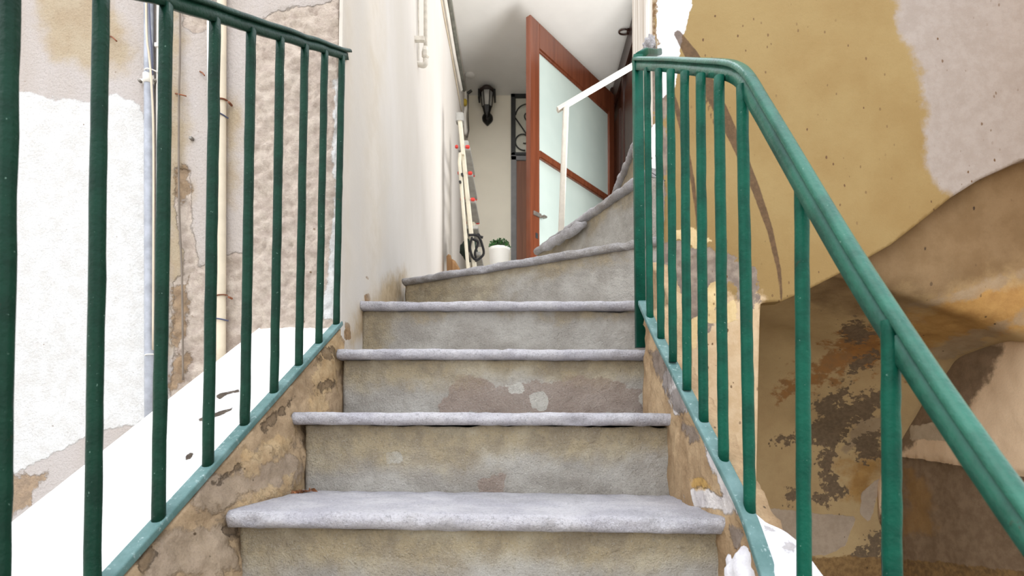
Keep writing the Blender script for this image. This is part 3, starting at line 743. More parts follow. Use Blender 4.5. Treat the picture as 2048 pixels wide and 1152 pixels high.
# lantern on the far wall
LY = YF - .13
lp = lambda px, py: at(px, py, LY)
k = LY / FPX
lc = lp(974, 205); lan = thing('wall_lantern', 'black coach lantern with clear glass on the end wall', 'lamp', Vector((lc.x, YF, lp(974, 236).z)))
bp = at(975, 236, YF - .02)
bm = bmesh.new(); lathe(bm, [(.0, -.035), (.03, -.03), (.05, -.012), (.054, .0), (.054, .018)], bp, 28, 'y')
for v in bm.verts:
    if v.co.z < bp.z: v.co.z = bp.z + (v.co.z - bp.z) * (1 + .35 * max(0, 1 - abs(v.co.x - bp.x) / .03))
obj('back_plate', bm, M['black'], lan, True)
zc0, zc1, zc2, zc3 = lp(974, 226).z, lp(974, 214).z, lp(974, 189).z, lp(974, 184).z
bm = bmesh.new(); tube(bm, curve_pts([bp + Vector((0, -.01, 0)), bp + Vector((-.002, -.07, -.035)), Vector((lc.x, LY, zc0 - .045)), Vector((lc.x, LY, zc0 + .01))], 8), .011, 10); obj('arm', bm, M['black'], lan, True)
bm = bmesh.new(); lathe(bm, [(.012, zc0 - .03 - lc.z), (.03, zc0 - lc.z), (.044, zc1 - lc.z - .005), (.046, zc1 - lc.z + .004)], lc, 6); obj('lower_cup', bm, M['black'], lan)
r0, r1 = .046, .062
bm = bmesh.new()
for kk in range(6):
    a = math.pi / 3 * kk; c_, s_ = math.cos(a), math.sin(a)
    tube(bm, [Vector((lc.x + r0 * c_, LY + r0 * s_, zc1)), Vector((lc.x + r1 * c_, LY + r1 * s_, zc3))], .0045, 6, up=Vector((0, 1, 0)))
obj('cage_bars', bm, M['black'], lan)
t = NT('clear_glass'); t.b.inputs['Transmission Weight'].default_value = .55; t.b.inputs['IOR'].default_value = 1.1
t.bump(t.noise(60, 2), .3, .004); M['clear'] = t.out(lin((246, 246, 242)), .12, .5)
bm = bmesh.new(); lathe(bm, [(r0 - .006, zc1 - lc.z), (r1 - .006, zc3 - lc.z)], lc, 6); obj('glass_body', bm, M['clear'], lan)
bm = bmesh.new(); lathe(bm, [(.012, zc1 - lc.z), (.014, zc1 - lc.z + .03), (.024, zc1 - lc.z + .05), (.024, zc3 - lc.z - .03), (.008, zc3 - lc.z - .01)], lc, 16); obj('bulb', bm, M['white_pvc'], lan, True)
bm = bmesh.new(); lathe(bm, [(.082, zc3 - lc.z - .07), (.086, zc3 - lc.z - .07), (.078, zc3 - lc.z + .003), (.07, zc3 - lc.z + .006), (.045, zc3 - lc.z + .03), (.03, zc3 - lc.z + .046), (.0, zc3 - lc.z + .05)], lc, 6)
M['roof_cu'] = plain('brownish_black_metal', (62, 48, 44), .45, .2, spec=.5)
for v in bm.verts:
    pass
bm.free(); bm = bmesh.new(); lathe(bm, [(.084, zc3 - lc.z - .004), (.084, zc3 - lc.z + .006), (.058, zc3 - lc.z + .012), (.056, zc3 - lc.z + .03), (.04, zc3 - lc.z + .052), (.0, zc3 - lc.z + .06)], lc, 24); obj('roof', bm, M['roof_cu'], lan, True)
for sx in (-1, 1):
    bm = bmesh.new(); box(bm, (lc.x + sx * .085, LY - .05, zc3 - .08), (lc.x + sx * .066, LY + .05, zc3 + .004), .003); obj('side_flap', bm, M['black'], lan)

# ceiling bits and service pipes on the inner left wall
bm = bmesh.new(); lathe(bm, [(.0, -.018), (.036, -.016), (.046, -.006), (.048, .0)], at_z(940, 150, ZC), 28); setp(obj('ceiling_rose', bm, M['ceil'], None, True), 'small round white cover on the ceiling above the lantern', 'ceiling cover')
cf = at_z(1249, 64, ZC - .02)
bm = bmesh.new(); tube(bm, [cf + Vector((.045 * math.cos(a), .03 * math.sin(a), .0)) for a in [2 * math.pi * q_ / 20 for q_ in range(20)]], .007, 8, closed=True, cap=False); box(bm, cf + Vector((.02, -.02, -.006)), cf + Vector((.055, .02, .022)), .004)
setp(obj('ceiling_ring', bm, M['jamb_brown'], None, True), 'small brown metal ring fixed to the ceiling beside the dark doorway', 'ring')
M['grey_pipe'] = plain('dirty_grey_pipe', (132, 132, 122), .6, .25, 20)
bm = bmesh.new(); tube(bm, [at_x(896, -30, XC + .016), at_x(902, 20, XC + .016), at_x(913, 90, XC + .018), at_x(923, 150, XC + .02), at_x(928, 180, XC + .022)], .017, 10); setp(obj('service_pipe', bm, M['grey_pipe'], None, True), 'dark grey pipe running along the edge of the ceiling', 'pipe')
bm = bmesh.new(); tube(bm, [at_x(882, -40, XC + .012), at_x(893, 20, XC + .012), at_x(908, 110, XC + .012), at_x(914, 140, XC + .012), at_x(922, 180, XC + .014)], .016, 4); setp(obj('service_pipe', bm, M['white_pvc'], None, False), 'white boxed conduit below the grey pipe along the ceiling edge', 'conduit')
bm = bmesh.new(); tube(bm, [at_x(876, -40, XC + .005), at_x(888, 30, XC + .005), at_x(903, 108, XC + .005), at_x(920, 205, XC + .005), at_x(923, 222, XC + .006)], .005, 8); setp(obj('cable', bm, M['cream'], None, True), 'thin cream cable below the boxed conduit near the ceiling', 'cable')
gp = thing('gas_pipe', 'white gas pipe with a black-handled valve in the corner above the ladder', 'pipe', at(930, 280, 5.05))
bm = bmesh.new(); tube(bm, curve_pts([at(928, 176, 5.1), at(930, 190, 5.08), at(931, 215, 5.05), at(929, 235, 5.05), at(932, 270, 5.05)], 6), .018, 10, up=Vector((0, 1, 0))); obj('pipe', bm, M['white_pvc'], gp, True)
bm = bmesh.new(); tube(bm, [at(935, 187, 5.02), at(943, 181, 5.02)], .013, 8); obj('valve_handle', bm, M['black'], gp)
M['yellow'] = plain('yellow_tag', (196, 170, 60), .5)
bm = bmesh.new(); lathe(bm, [(.012, -.03), (.02, -.02), (.02, .02), (.012, .03)], at(930, 205, 5.02), 10); obj('valve_body', bm, M['yellow'], gp, True)
bm = bmesh.new(); tube(bm, [at(936, 190, 5.0), at(937, 260, 5.0), at(934, 275, 5.0)], .008, 8); obj('thin_pipe', bm, M['steel'], gp, True)

# stub pipe high on the inner left wall
xs = XC + .042; sp = thing('gas_stub', 'white capped pipe stub hanging on the white wall above the steps', 'pipe', at_x(848, 128, xs))
M['stub'] = plain('old_white_paint', (220, 214, 202), .5, .12, 40, .3, 90)
bm = bmesh.new(); tube(bm, [at_x(851, -180, xs), at_x(851, 122, xs)], .0095, 12, up=Vector((0, 1, 0))); obj('pipe', bm, M['stub'], sp, True)
c = at_x(851, 108, xs); bm = bmesh.new(); lathe(bm, [(.012, -.022), (.019, -.014), (.019, .012), (.014, .03), (.012, .036)], c, 6); obj('hex_nut', bm, M['stub'], sp)
e0 = at_x(851, 122, xs); bm = bmesh.new(); tube(bm, curve_pts([e0 + Vector((0, 0, .01)), e0 + Vector((0, 0, -.012)), e0 + Vector((-.012, 0, -.022)), Vector((XC - .005, e0.y, e0.z - .014))], 6), .013, 12, up=Vector((0, 1, 0))); obj('elbow', bm, M['stub'], sp, True)
c = at_x(846, 78, xs); bm = bmesh.new(); box(bm, (XC - .005, c.y - .008, c.z - .013), (xs + .008, c.y + .012, c.z + .013), .003); obj('bracket', bm, M['stub'], sp)
bm = bmesh.new(); tube(bm, [at_x(837, -180, XC + .002), at_x(837, 124, XC + .002)], .0035, 8, up=Vector((0, 1, 0))); setp(obj('cable', bm, M['stub'], None, True), 'thin painted cable running down beside the pipe stub', 'cable')

# ------------------------------------------------------------------ ladder, bag, board, pot
M['alu'] = plain('cream_aluminium', (203, 196, 177), .45, .08, 20, spec=.5)
M['alu_grey'] = plain('grey_aluminium', (158, 156, 150), .45, .15, spec=.5, metal=.3)
M['red'] = plain('red_plastic', (200, 56, 44), .45)
Yn, Yf = 3.62, 3.98
def fx(px, py, y): return at(px, py, y)
tn, bn = at(919, 232, Yn), at(962, 664, Yn); bn = bn.lerp(tn, (Z5 - bn.z) / (tn.z - bn.z)) if bn.z < Z5 else bn
bn.z = Z5
def shifty(p, y): return Vector((p.x, y, p.z))
lad = thing('step_ladder', 'cream aluminium folding ladder with red caps leaning on the white wall', 'ladder', (bn.x, (Yn + Yf) / 2, Z5))
for y in (Yn, Yf):
    bm = bmesh.new(); sweep(bm, [shifty(bn, y), shifty(tn, y)], rrect(.028, .05, .005), up=Vector((0, 1, 0))); obj('stile', bm, M['alu'], lad)
rt, rb = at(918, 312, Yn - .03), at(946, 664, Yn - .03); rb.z = Z5
for y in (Yn - .03, Yf + .03):
    bm = bmesh.new(); P = [shifty(rb, y), shifty(rb.lerp(rt, .5), y), shifty(rb.lerp(rt, .96), y), shifty(rt + Vector((.008, 0, .01)), y), shifty(rt + Vector((.035, 0, .012)), y)]
    sweep(bm, P, rrect(.022, .034, .005), up=Vector((0, 1, 0))); obj('rear_leg', bm, M['alu'], lad)
for i in range(7):
    z = 1.483 - .1745 * (i - 2) ; 
    if z < Z5 + .08: continue
    p = bn.lerp(tn, (z - bn.z) / (tn.z - bn.z))
    bm = bmesh.new(); box(bm, (p.x - .03, Yn - .005, z - .012), (p.x + .05, Yf + .005, z + .012), .003); r_ = obj('rung', bm, M['alu_grey'], lad)
    for y in (Yn - .027, Yf + .027) if i < 3 else ():
        bm = bmesh.new(); box(bm, (p.x + .020, y - .010, z - .009), (p.x + .048, y + .010, z + .011), .004); obj('red_cap', bm, M['red'], r_)
        bm = bmesh.new(); box(bm, (p.x - .048, y - .010, z - .008), (p.x - .028, y + .010, z + .012), .004); obj('red_cap', bm, M['red'], r_)
for y in (Yn, Yf):
    bm = bmesh.new(); box(bm, (tn.x - .022, y - .03, tn.z - .05), (tn.x + .03, y + .03, tn.z + .012), .006); obj('hinge_plate', bm, M['alu_grey'], lad)
for (px, py) in ((921, 367), (925, 352)):
    bm = bmesh.new(); lathe(bm, [(.008, -.03), (.008, .0)], at(px, py, Yn - .035), 10, 'y'); obj('rivet', bm, M['black'], lad)

M['black_cloth'] = plain('black_webbing', (30, 29, 30), .8, .3, 30, .4, 120)
M['dark_green'] = plain('dark_green_cloth', (34, 52, 42), .85, .3, 30, .4, 100)
yb = Yn + .14
bag = thing('strap_bag', 'black and dark green bag with dangling straps hung on the ladder', 'bag', at(936, 520, yb))
bm = bmesh.new(); bmesh.ops.create_icosphere(bm, subdivisions=4, radius=1); c = at(937, 500, yb)
for v in bm.verts:
    kk = 1 + .3 * fbm(v.co + Vector((3, 0, 0)), 1.5, 3); v.co = Vector((v.co.x * .055 * kk, v.co.y * .07, v.co.z * .075 * kk)) + c
obj('pouch', bm, M['dark_green'], bag, True)
for pts in ([(937, 470), (956, 472), (965, 492), (967, 508), (958, 518), (950, 522)], [(945, 478), (956, 485), (950, 505), (952, 516)], [(944, 474), (940, 495), (946, 515), (955, 520)], [(953, 472), (957, 469), (960, 473), (966, 475)]):
    bm = bmesh.new(); sweep(bm, curve_pts([at(a, b, Yn - .045) for a, b in pts], 6), rect(.016, .004), up=Vector((.4, 1, 0))); obj('strap', bm, M['black_cloth'], bag, True)
bm = bmesh.new(); box(bm, at(930, 492, yb - .08), at(945, 514, yb - .02), .006); obj('flap', bm, M['black_cloth'], bag)

M['timber'] = wood('pale_brown_timber', (190, 152, 112), (150, 112, 76), .8, .2)
bm = bmesh.new(); pts = [at(893, 512, 3.72), at(897, 508, 3.7), at(899, 516, 3.69), at(906, 519, 3.66), at(916, 536, 3.6), at(920, 640, 3.6), at(896, 640, 3.72)]
f0 = [bm.verts.new(p) for p in pts]; f1 = [bm.verts.new(p + Vector((.012, .03, 0))) for p in pts]
bm.faces.new(f0); bm.faces.new(f1[::-1])
for i in range(len(pts)): bm.faces.new((f0[i], f0[(i + 1) % len(pts)], f1[(i + 1) % len(pts)], f1[i]))
setp(obj('wood_board', bm, M['timber']), 'splintered piece of brown board leaning on the white wall by the ladder foot', 'board')

yq = 2.36
pc = at(999, 497, yq); rr = 21.5 * yq / FPX; zb = Z5
pot = thing('potted_plant', 'small round green plant in a white pot on the landing', 'plant', (pc.x, yq, zb))
M['pot'] = plain('white_ceramic', (236, 232, 222), .35, .03, spec=.5)
hh = pc.z - zb
bm = bmesh.new(); lathe(bm, [(rr * .72, 0), (rr * .76, .004), (rr * .97, hh * .86), (rr * 1.0, hh * .9), (rr * 1.0, hh), (rr * .92, hh), (rr * .88, hh * .85)], (pc.x, yq, zb), 36); obj('pot', bm, M['pot'], pot, True)
t = NT('leaf_green'); M['leaf'] = t.out(t.mix(t.step(t.noise(70, 3), .35, .65), lin((58, 112, 44)), lin((26, 66, 24))), .5, .4)
M['soil'] = plain('soil', (46, 36, 26), .95)
bm = bmesh.new(); lathe(bm, [(rr * .9, hh * .84), (rr * .9, hh * .93), (.0, hh * 1.3)], (pc.x, yq, zb), 24); obj('soil', bm, M['soil'], pot)
bm = bmesh.new(); rng = random.Random(3)
for i in range(420):
    a = rng.uniform(0, 2 * math.pi); el = rng.uniform(-.05, 1) ** .8 * math.pi / 2 if True else 0
    el = math.asin(max(-.05, min(1, rng.random())))
    rad = rr * rng.uniform(.72, 1.06)
    c = Vector((pc.x + rad * math.cos(a) * math.cos(el), yq + rad * math.sin(a) * math.cos(el), zb + hh * .98 + rad * .95 * math.sin(el)))
    o_ = (c - Vector((pc.x, yq, zb + hh * .85))).normalized()
    d = (o_ + Vector((rng.uniform(-.8, .8), rng.uniform(-.8, .8), rng.uniform(-.4, .8)))).normalized(); s = d.cross(o_); s = s.normalized() if s.length > .01 else Vector((1, 0, 0))
    L = rng.uniform(.007, .012); w = L * .3
    up_ = o_ * .0015
    q = [bm.verts.new(v) for v in (c - d * L * .5, c + s * w + up_, c + d * L * .5, c - s * w + up_)]; bm.faces.new(q)
fo = obj('foliage', bm, M['leaf'], pot, True)

# dry leaves on the lowest step
M['dry'] = plain('dry_leaf', (158, 104, 68), .8, .35, 60)
bm = bmesh.new(); rng = random.Random(5); zt = n1[0].z
for i in range(46):
    f = rng.random() ** .6; px = 578 + 48 * f + rng.uniform(-3, 3); py = 997 - 10 * f + rng.uniform(-2, 3) - (6 * rng.random() if f > .6 else 0)
    c = at(px, py, 1.185 + .05 * f + rng.uniform(-.006, .006)); c.z = max(c.z, zt + .003)
    d = Vector((rng.uniform(-1, 1), rng.uniform(-1, 1), rng.uniform(-.5, .7))).normalized(); s = d.cross(Vector((rng.uniform(-1, 1), rng.uniform(-1, 1), rng.uniform(-1, 1)))).normalized()
    L = rng.uniform(.004, .010); w = L * rng.uniform(.2, .45)
    q = [bm.verts.new(v) for v in (c - d * L, c + s * w, c + d * L, c - s * w + Vector((0, 0, .002)))]; bm.faces.new(q[:3]); bm.faces.new((q[0], q[2], q[3]))
setp(obj('dry_leaves', bm, M['dry']), 'small heap of brown dry leaves in the left corner of the lowest step', 'leaves', kind='stuff')

# white handrail on the landing
wr = thing('white_handrail', 'white painted handrail on one post beside the open door', 'handrail', at(1124, 640, 3.0))
M['white_paint'] = plain('old_white_gloss', (213, 208, 197), .4, .06, 30, .15, 60)
pt_, pb_ = at(1132, 212, 3.0), at(1122, 470, 3.0); pb_ = pt_ + (pb_ - pt_) * ((Z5 - pt_.z) / (pb_.z - pt_.z))
bm = bmesh.new(); sweep(bm, [pb_, pt_], rrect(.032, .032, .008), up=Vector((0, 1, 0))); obj('post', bm, M['white_paint'], wr)
bm = bmesh.new(); a_, b_ = at(1115, 220, 3.0), at(1272, 128, 3.0); sweep(bm, [a_, b_, b_ + (b_ - a_) * 1.2], rrect(.042, .02, .006)); obj('handrail', bm, M['white_paint'], wr)

# ------------------------------------------------------------------ ochre wall with pier and arched opening
PY = 1.83
M['ochre'] = plaster('ochre_wall', (155, 132, 88), (145, 119, 75), 2.0, bump=.25, bscale=40, fine=.07, rough=.75,
    specks=(36, (1, 1, .6), .21, (104, 78, 54)),
    layers=[('lilac', (165, 154, 146), (157, 145, 136), 1.6, 14, .25, .05),
            ('pier', (207, 183, 150), (195, 168, 133), 1.6, 14, .15, .1),
            ('stone', (150, 136, 122), (126, 112, 102), 2.2, 20, .08, -.5),
            ('cream', (216, 192, 146), (206, 180, 132), 1.8, 24, .07, .2),
            ('white', (246, 246, 246), (232, 232, 236), 1.2, 20, .08, .3),
            ('scar', (120, 92, 62), (176, 158, 130), 2.4, 40, .1, -.4),
            ('stripe', (100, 76, 56), (82, 62, 46), .5, 40, .2, 0, .9)])
G = plane_grid(.437, 2.5, -1.3, 1.75, PY, .0085)
def p2(poly): return poly
# opening outline in pixels, extended beyond the frame
edge = [(1509, 1300), (1512, 1000), (1519, 640), (1521, 606), (1562, 603), (1610, 582), (1700, 536), (1780, 490), (1850, 436), (1900, 396), (1960, 358), (2048, 318), (2200, 270), (2700, 200), (2700, 2000), (1500, 2000)]
nu, nv = G.shape[:2]
cc = (G[:-1, :-1] + G[1:, 1:]) / 2
P = proj(cc.reshape(-1, 3)); keep = (sdist(P, edge) < 0).reshape(nu - 1, nv - 1)
# pull border vertices on to the outline so that the edge is clean
Pv = proj(G.reshape(-1, 3)); sd = sdist(Pv, edge).reshape(nu, nv)
used = np.zeros((nu, nv), bool); used[:-1, :-1] |= keep; used[1:, :-1] |= keep; used[:-1, 1:] |= keep; used[1:, 1:] |= keep
gap = np.zeros((nu, nv), bool); nk = ~keep
gap[:-1, :-1] |= nk; gap[1:, :-1] |= nk; gap[:-1, 1:] |= nk; gap[1:, 1:] |= nk
E = np.array(edge, float)
for i, j in zip(*np.nonzero(used & gap & (np.abs(sd) < 14))):
    q = Pv.reshape(nu, nv, 2)[i, j]; best = None
    for a, b in zip(E, np.roll(E, -1, 0)):
        e = b - a; t_ = np.clip(((q - a) @ e) / (e @ e), 0, 1); r_ = a + t_ * e; d_ = ((q - r_) ** 2).sum()
        if best is None or d_ < best[0]: best = (d_, r_)
    v = at(best[1][0], best[1][1], PY); G[i, j] = v
def taper(pts, w0, w1):
    L = len(pts); A = []; B = []
    for i, (x, y) in enumerate(pts):
        a = pts[max(0, i - 1)]; b = pts[min(L - 1, i + 1)]; dx, dy = b[0] - a[0], b[1] - a[1]; h = math.hypot(dx, dy)
        w = (w0 + (w1 - w0) * i / (L - 1)) / 2 * min(1, .35 + i * .45); A.append((x - dy / h * w, y + dx / h * w)); B.append((x + dy / h * w, y - dx / h * w))
    return A + B[::-1]
at_ = {'lilac': patch(G, [[(1775, -300), (1790, 0), (1800, 60), (1835, 130), (1850, 220), (1845, 310), (1880, 370), (1925, 400), (2300, 500), (2600, -300)]], 20),
       'pier': patch(G, [[(1300, 640), (1390, 620), (1440, 590), (1530, 590), (1530, 1600), (1290, 1600)]], 26),
       'stone': patch(G, [[(1300, 470), (1345, 480), (1395, 490), (1440, 500), (1500, 530), (1520, 570), (1512, 630), (1480, 600), (1460, 560), (1440, 580), (1430, 620), (1410, 660), (1385, 680), (1362, 760), (1350, 800), (1300, 800)],
                          [(1300, 130), (1340, 180), (1336, 300), (1325, 470), (1300, 500)]], 16),
       'cream': patch(G, [[(1405, 590), (1420, 570), (1440, 560), (1450, 580), (1430, 620), (1470, 600), (1475, 640), (1440, 650), (1400, 640)], [(1345, 460), (1390, 455), (1420, 480), (1395, 500), (1370, 480), (1348, 480)], [(1378, 640), (1400, 630), (1390, 700), (1378, 690)]], 9),
       'white': patch(G, [[(1316, -300), (1440, -300), (1385, 0), (1368, 60), (1358, 120), (1352, 175), (1322, 200), (1314, 110), (1312, 0)], [(1300, 250), (1316, 240), (1320, 330), (1312, 460), (1314, 640), (1300, 640)]], 8),
       'scar': patch(G, [[(1280, -300), (1314, -300), (1314, 110), (1300, 120), (1280, 110)]], 10),
       'stripe': patch(G, [taper([(1352, 62), (1385, 112), (1420, 178), (1452, 240), (1480, 300), (1512, 380), (1540, 460), (1558, 540), (1563, 602)], 38, 4), taper([(1340, 170), (1352, 210), (1370, 280), (1385, 360), (1394, 430), (1396, 475)], 15, 4), taper([(1408, 196), (1430, 250), (1450, 320)], 7, 3)], 3.2)}
for i in range(nu):
    for j in range(nv):
        if used[i, j]:
            s = max(0, at_['stone'][i, j]) + max(0, at_['scar'][i, j])
            G[i, j, 1] += fbm(G[i, j], 4, 2) * .003 + (fbm(G[i, j], 40, 4) * .006 + .003) * max(0, min(1, s))
setp(solid_grid('wall_ochre', G, (0, .05, 0), M['ochre'], keep=keep, attrs=at_), 'ochre plaster wall and pier with a sloping arched opening, right of the stairs', 'wall', kind='structure')
bm = bmesh.new(); box(bm, (.437, PY + .02, 1.74), (2.5, PY + .2, 3.6)); setp(obj('wall_ochre_upper', bm, M['ochre']), 'upper part of the ochre wall', 'wall', kind='structure')
# timber jamb on the inner side of the pier
M['jamb_white'] = wood('weathered_white_timber', (232, 226, 218), (196, 184, 170), .85, .2, (40, 40, 2))
bm = bmesh.new(); box(bm, (.424, PY - .005, 1.0), (.446, PY + .225, 3.6), .004); setp(obj('timber_jamb', bm, M['jamb_white']), 'weathered white timber board upright on the edge of the pier', 'timber')
bm = bmesh.new(); box(bm, (.438, PY + .03, -.6), (.5, PY + .23, 3.6)); setp(obj('wall_pier_side', bm, M['ochre']), 'inner face of the pier behind the timber board', 'wall', kind='structure')
bm = bmesh.new(); bmesh.ops.create_icosphere(bm, subdivisions=4, radius=1); c = at(1300, 92, PY - .012)
for v in bm.verts:
    kk = 1 + .5 * fbm(v.co, 1.8, 4); v.co = Vector((v.co.x * .02 * kk, v.co.y * .018 * kk, v.co.z * .032 * kk)) + c
setp(obj('mortar_lump', bm, M['tread_dirty'], None, True), 'grey lump of mortar on the pier just above the green newel post', 'mortar')

# ------------------------------------------------------------------ vaulted space behind the opening
VX, VY = 1.78, 2.75
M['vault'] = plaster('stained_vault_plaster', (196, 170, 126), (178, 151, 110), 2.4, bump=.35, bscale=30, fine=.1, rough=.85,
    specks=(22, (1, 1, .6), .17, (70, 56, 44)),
    layers=[('upper', (128, 104, 76), (116, 92, 64), 1.6, 6, .4, 0, .9), ('ochre', (179, 138, 78), (157, 115, 61), 2.0, 9, .3, 0, .85), ('light', (165, 145, 119), (153, 132, 106), 2.4, 12, .2, .1, .8),  # upper layer paints the shade under the arch into the vault colour
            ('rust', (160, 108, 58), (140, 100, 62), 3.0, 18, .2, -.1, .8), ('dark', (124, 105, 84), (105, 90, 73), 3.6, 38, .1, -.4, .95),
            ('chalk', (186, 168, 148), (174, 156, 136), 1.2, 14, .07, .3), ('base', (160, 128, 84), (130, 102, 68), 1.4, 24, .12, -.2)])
def vprof(x):
    """profile of back wall and vault at x: from floor up and forward"""
    t = max(0, min(1, (x - .75) / (VX - .75)))
    L = [(VY, -1.3), (VY, -.6), (VY, .0), (VY - .04, .30), (VY - .20, .45), (2.3, .50), (1.95, .56), (PY + .06, .60)]
    R = [(VY, -1.3), (VY, -.7), (VY - .01, -.30), (2.61, -.119), (2.36, .172), (2.225, .273), (2.05, .31), (PY + .06, .33)]
    C = [tuple(l + (r - l) * t ** 1.5 for l, r in zip(a, b)) for a, b in zip(L, R)]
    # then rise along the back of the ochre wall
    C += [(PY + .05, C[-1][1] + .25 + .1 * t), (PY + .05, C[-1][1] + 1.0)]
    return curve_pts([Vector((x, y, z)) for y, z in C], 14)
xs_ = np.linspace(.60, VX + .14, 130)
G = np.array([[tuple(p) for p in vprof(x)] for x in xs_])
for i in range(G.shape[0]):
    for j in range(G.shape[1]): G[i, j] += np.array((0, 1, .6)) * (fbm(G[i, j], 5, 3) * .012)
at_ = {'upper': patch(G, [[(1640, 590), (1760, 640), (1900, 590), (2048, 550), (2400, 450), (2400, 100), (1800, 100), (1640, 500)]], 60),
       'dark': patch(G, [[(1545, 885), (1620, 850), (1640, 830), (1700, 800), (1765, 775), (1770, 795), (1745, 835), (1700, 850), (1690, 880), (1665, 900), (1610, 880)],
                         [(1620, 800), (1660, 790), (1700, 770), (1690, 800), (1640, 840)], [(1640, 890), (1668, 905), (1668, 950), (1695, 985), (1660, 1000), (1640, 960)], [(1565, 985), (1595, 980), (1600, 1000), (1570, 1005)],
                         [(1630, 985), (1670, 985), (1660, 1012), (1625, 1008)], [(1680, 650), (1720, 640), (1750, 665), (1720, 690), (1690, 680)], [(1700, 880), (1760, 860), (1765, 910), (1720, 925)], [(1735, 1070), (1765, 1060), (1765, 1152), (1735, 1152)], [(1690, 1110), (1740, 1090), (1740, 1140), (1700, 1130)], [(1700, 720), (1760, 700), (1750, 725), (1690, 755)]], 12),
       'rust': patch(G, [[(1560, 770), (1640, 720), (1690, 660), (1760, 660), (1780, 720), (1700, 740), (1620, 780), (1560, 800)], [(1800, 720), (1840, 700), (1840, 730), (1800, 740)]], 30),
       'ochre': patch(G, [[(1690, 700), (1800, 640), (1920, 590), (2100, 540), (2100, 640), (1900, 690), (1800, 720)], [(1690, 930), (1760, 900), (1760, 960), (1720, 1010), (1690, 1000)]], 30),
       'light': patch(G, [[(1820, 610), (1930, 580), (2048, 545), (1990, 575), (1850, 612)], [(1860, 700), (2048, 620), (2048, 650), (1880, 720)], [(1700, 850), (1770, 830), (1765, 860), (1690, 900)]], 14),
       'chalk': patch(G, [[(1480, 1010), (1580, 1020), (1650, 1028), (1712, 1035), (1690, 1090), (1650, 1112), (1480, 1112)], [(1722, 985), (1766, 950), (1752, 1000), (1738, 1045), (1722, 1030)]], 6),
       'base': patch(G, [[(1400, 1118), (1640, 1116), (1700, 1112), (1770, 1118), (1770, 1300), (1400, 1300)]], 8)}
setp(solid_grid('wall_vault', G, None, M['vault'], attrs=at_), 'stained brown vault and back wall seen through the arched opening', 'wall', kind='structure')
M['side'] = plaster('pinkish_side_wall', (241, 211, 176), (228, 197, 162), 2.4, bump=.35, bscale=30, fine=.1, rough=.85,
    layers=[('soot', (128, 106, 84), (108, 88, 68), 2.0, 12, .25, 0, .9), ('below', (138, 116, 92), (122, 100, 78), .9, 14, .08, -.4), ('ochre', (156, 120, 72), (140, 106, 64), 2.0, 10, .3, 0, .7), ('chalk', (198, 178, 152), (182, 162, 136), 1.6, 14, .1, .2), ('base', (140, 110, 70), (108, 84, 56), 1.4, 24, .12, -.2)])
top = [(p.y, p.z) for p in vprof(VX)][:14 * 7 + 1]
ty = np.array([q_[0] for q_ in top]); tz = np.array([q_[1] for q_ in top])
nu = 150; ys = np.linspace(VY - .002, 1.2, nu); G = np.empty((nu, 90, 3))
for i, y in enumerate(ys):
    zt_ = tz[14 * 2:][np.argmin(np.abs(ty[14 * 2:] - y))] if y > PY + .07 else 1.75
    for j in range(90):
        z = -1.3 + (zt_ + .02 + 1.3) * j / 89; p = Vector((VX, y, z))
        G[i, j] = (VX + .03 * (VY - y) + fbm(p, 6, 3) * .008, y, z)
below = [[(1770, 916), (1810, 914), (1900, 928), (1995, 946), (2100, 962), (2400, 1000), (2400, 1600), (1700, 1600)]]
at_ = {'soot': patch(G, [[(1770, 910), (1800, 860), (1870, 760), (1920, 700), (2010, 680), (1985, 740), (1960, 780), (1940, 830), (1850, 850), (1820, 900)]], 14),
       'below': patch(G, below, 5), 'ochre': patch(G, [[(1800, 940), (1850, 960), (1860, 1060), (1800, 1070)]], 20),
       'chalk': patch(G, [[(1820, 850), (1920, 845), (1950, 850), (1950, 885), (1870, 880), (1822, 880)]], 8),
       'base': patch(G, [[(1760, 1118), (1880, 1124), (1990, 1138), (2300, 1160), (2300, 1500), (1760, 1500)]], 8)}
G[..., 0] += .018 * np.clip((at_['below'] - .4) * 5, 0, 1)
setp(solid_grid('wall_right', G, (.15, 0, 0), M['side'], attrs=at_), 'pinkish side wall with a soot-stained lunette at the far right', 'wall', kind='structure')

# ------------------------------------------------------------------ ground far below, light
M['ground'] = plain('courtyard_paving', (150, 146, 138), .9, .15, 3)
bm = bmesh.new(); box(bm, (-6, -8, -1.5), (6, 6, -1.35)); setp(obj('ground', bm, M['ground']), 'stone paving of the courtyard below the stairs', 'ground', kind='structure')

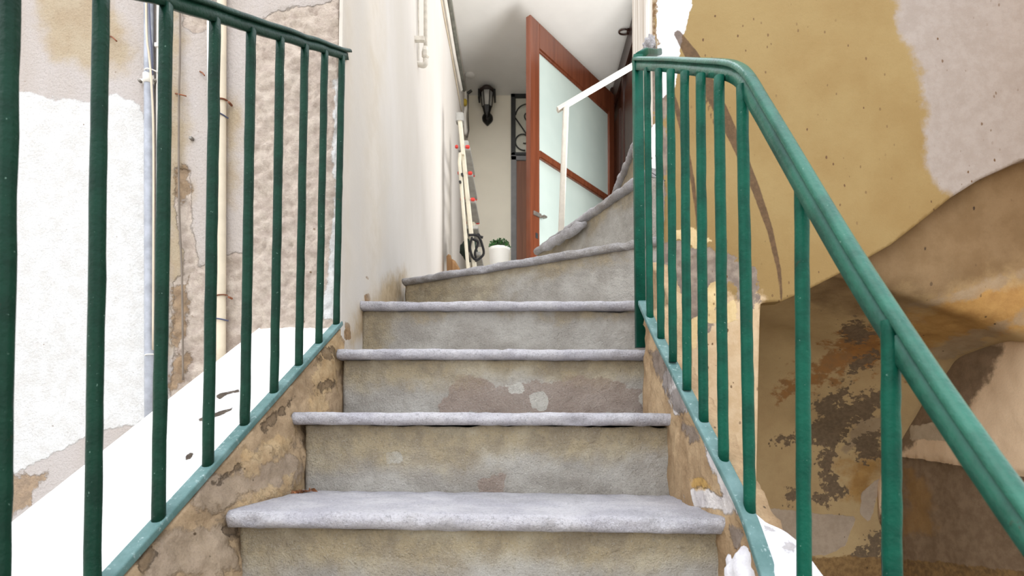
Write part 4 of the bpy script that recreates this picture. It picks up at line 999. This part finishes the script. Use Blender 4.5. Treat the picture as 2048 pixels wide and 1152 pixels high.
w = bpy.data.worlds.new('sky'); SC.world = w; w.use_nodes = True; nt = w.node_tree
bg = nt.nodes['Background']; tc = nt.nodes.new('ShaderNodeTexCoord'); sx = nt.nodes.new('ShaderNodeSeparateXYZ'); rp = nt.nodes.new('ShaderNodeValToRGB')
nt.links.new(tc.outputs['Generated'], sx.inputs[0]); nt.links.new(sx.outputs['Z'], rp.inputs[0]); nt.links.new(rp.outputs[0], bg.inputs[0])
rp.color_ramp.elements[0].position = 0; rp.color_ramp.elements[0].color = (.95, .90, .84, 1)
rp.color_ramp.elements[1].position = .7; rp.color_ramp.elements[1].color = (.86, .94, 1.06, 1)
bg.inputs[1].default_value = 1.0
sd_ = bpy.data.lights.new('sun', 'SUN'); so = bpy.data.objects.new('sun', sd_); COL.objects.link(so)
sd_.energy = .6; sd_.angle = math.radians(60); sd_.color = (1, .98, .95)
so.rotation_euler = Vector((.25, .55, -1)).to_track_quat('-Z', 'Y').to_euler()
al = bpy.data.lights.new('added_landing_fill', 'AREA'); ao = bpy.data.objects.new('added_landing_fill', al); COL.objects.link(ao)  # added fill light out of view, brightens the landing ceiling and door
al.shape = 'RECTANGLE'; al.size = .9; al.size_y = 1.0; al.energy = 24; al.color = (1, .99, .97)
ao.location = (1.1, 2.85, 1.35); ao.rotation_euler = (Vector((1.05, 4.85, 2.6)) - ao.location).to_track_quat('-Z', 'Z').to_euler()
bl = bpy.data.lights.new('added_stairwell_fill', 'AREA'); bo = bpy.data.objects.new('added_stairwell_fill', bl); COL.objects.link(bo)  # second added fill above the frame, lifts the end wall and landing floor
bl.shape = 'RECTANGLE'; bl.size = .7; bl.size_y = 1.0; bl.energy = 14; bl.color = (1, .98, .95)
bo.location = (-.05, 2.6, 3.9); bo.rotation_euler = (Vector((.15, 5.2, 1.3)) - bo.location).to_track_quat('-Z', 'Z').to_euler()
SC.view_settings.view_transform = 'Standard'; SC.view_settings.look = 'None'
SC.view_settings.exposure = 1.1; SC.view_settings.gamma = 1; SC.view_settings.use_curve_mapping = False
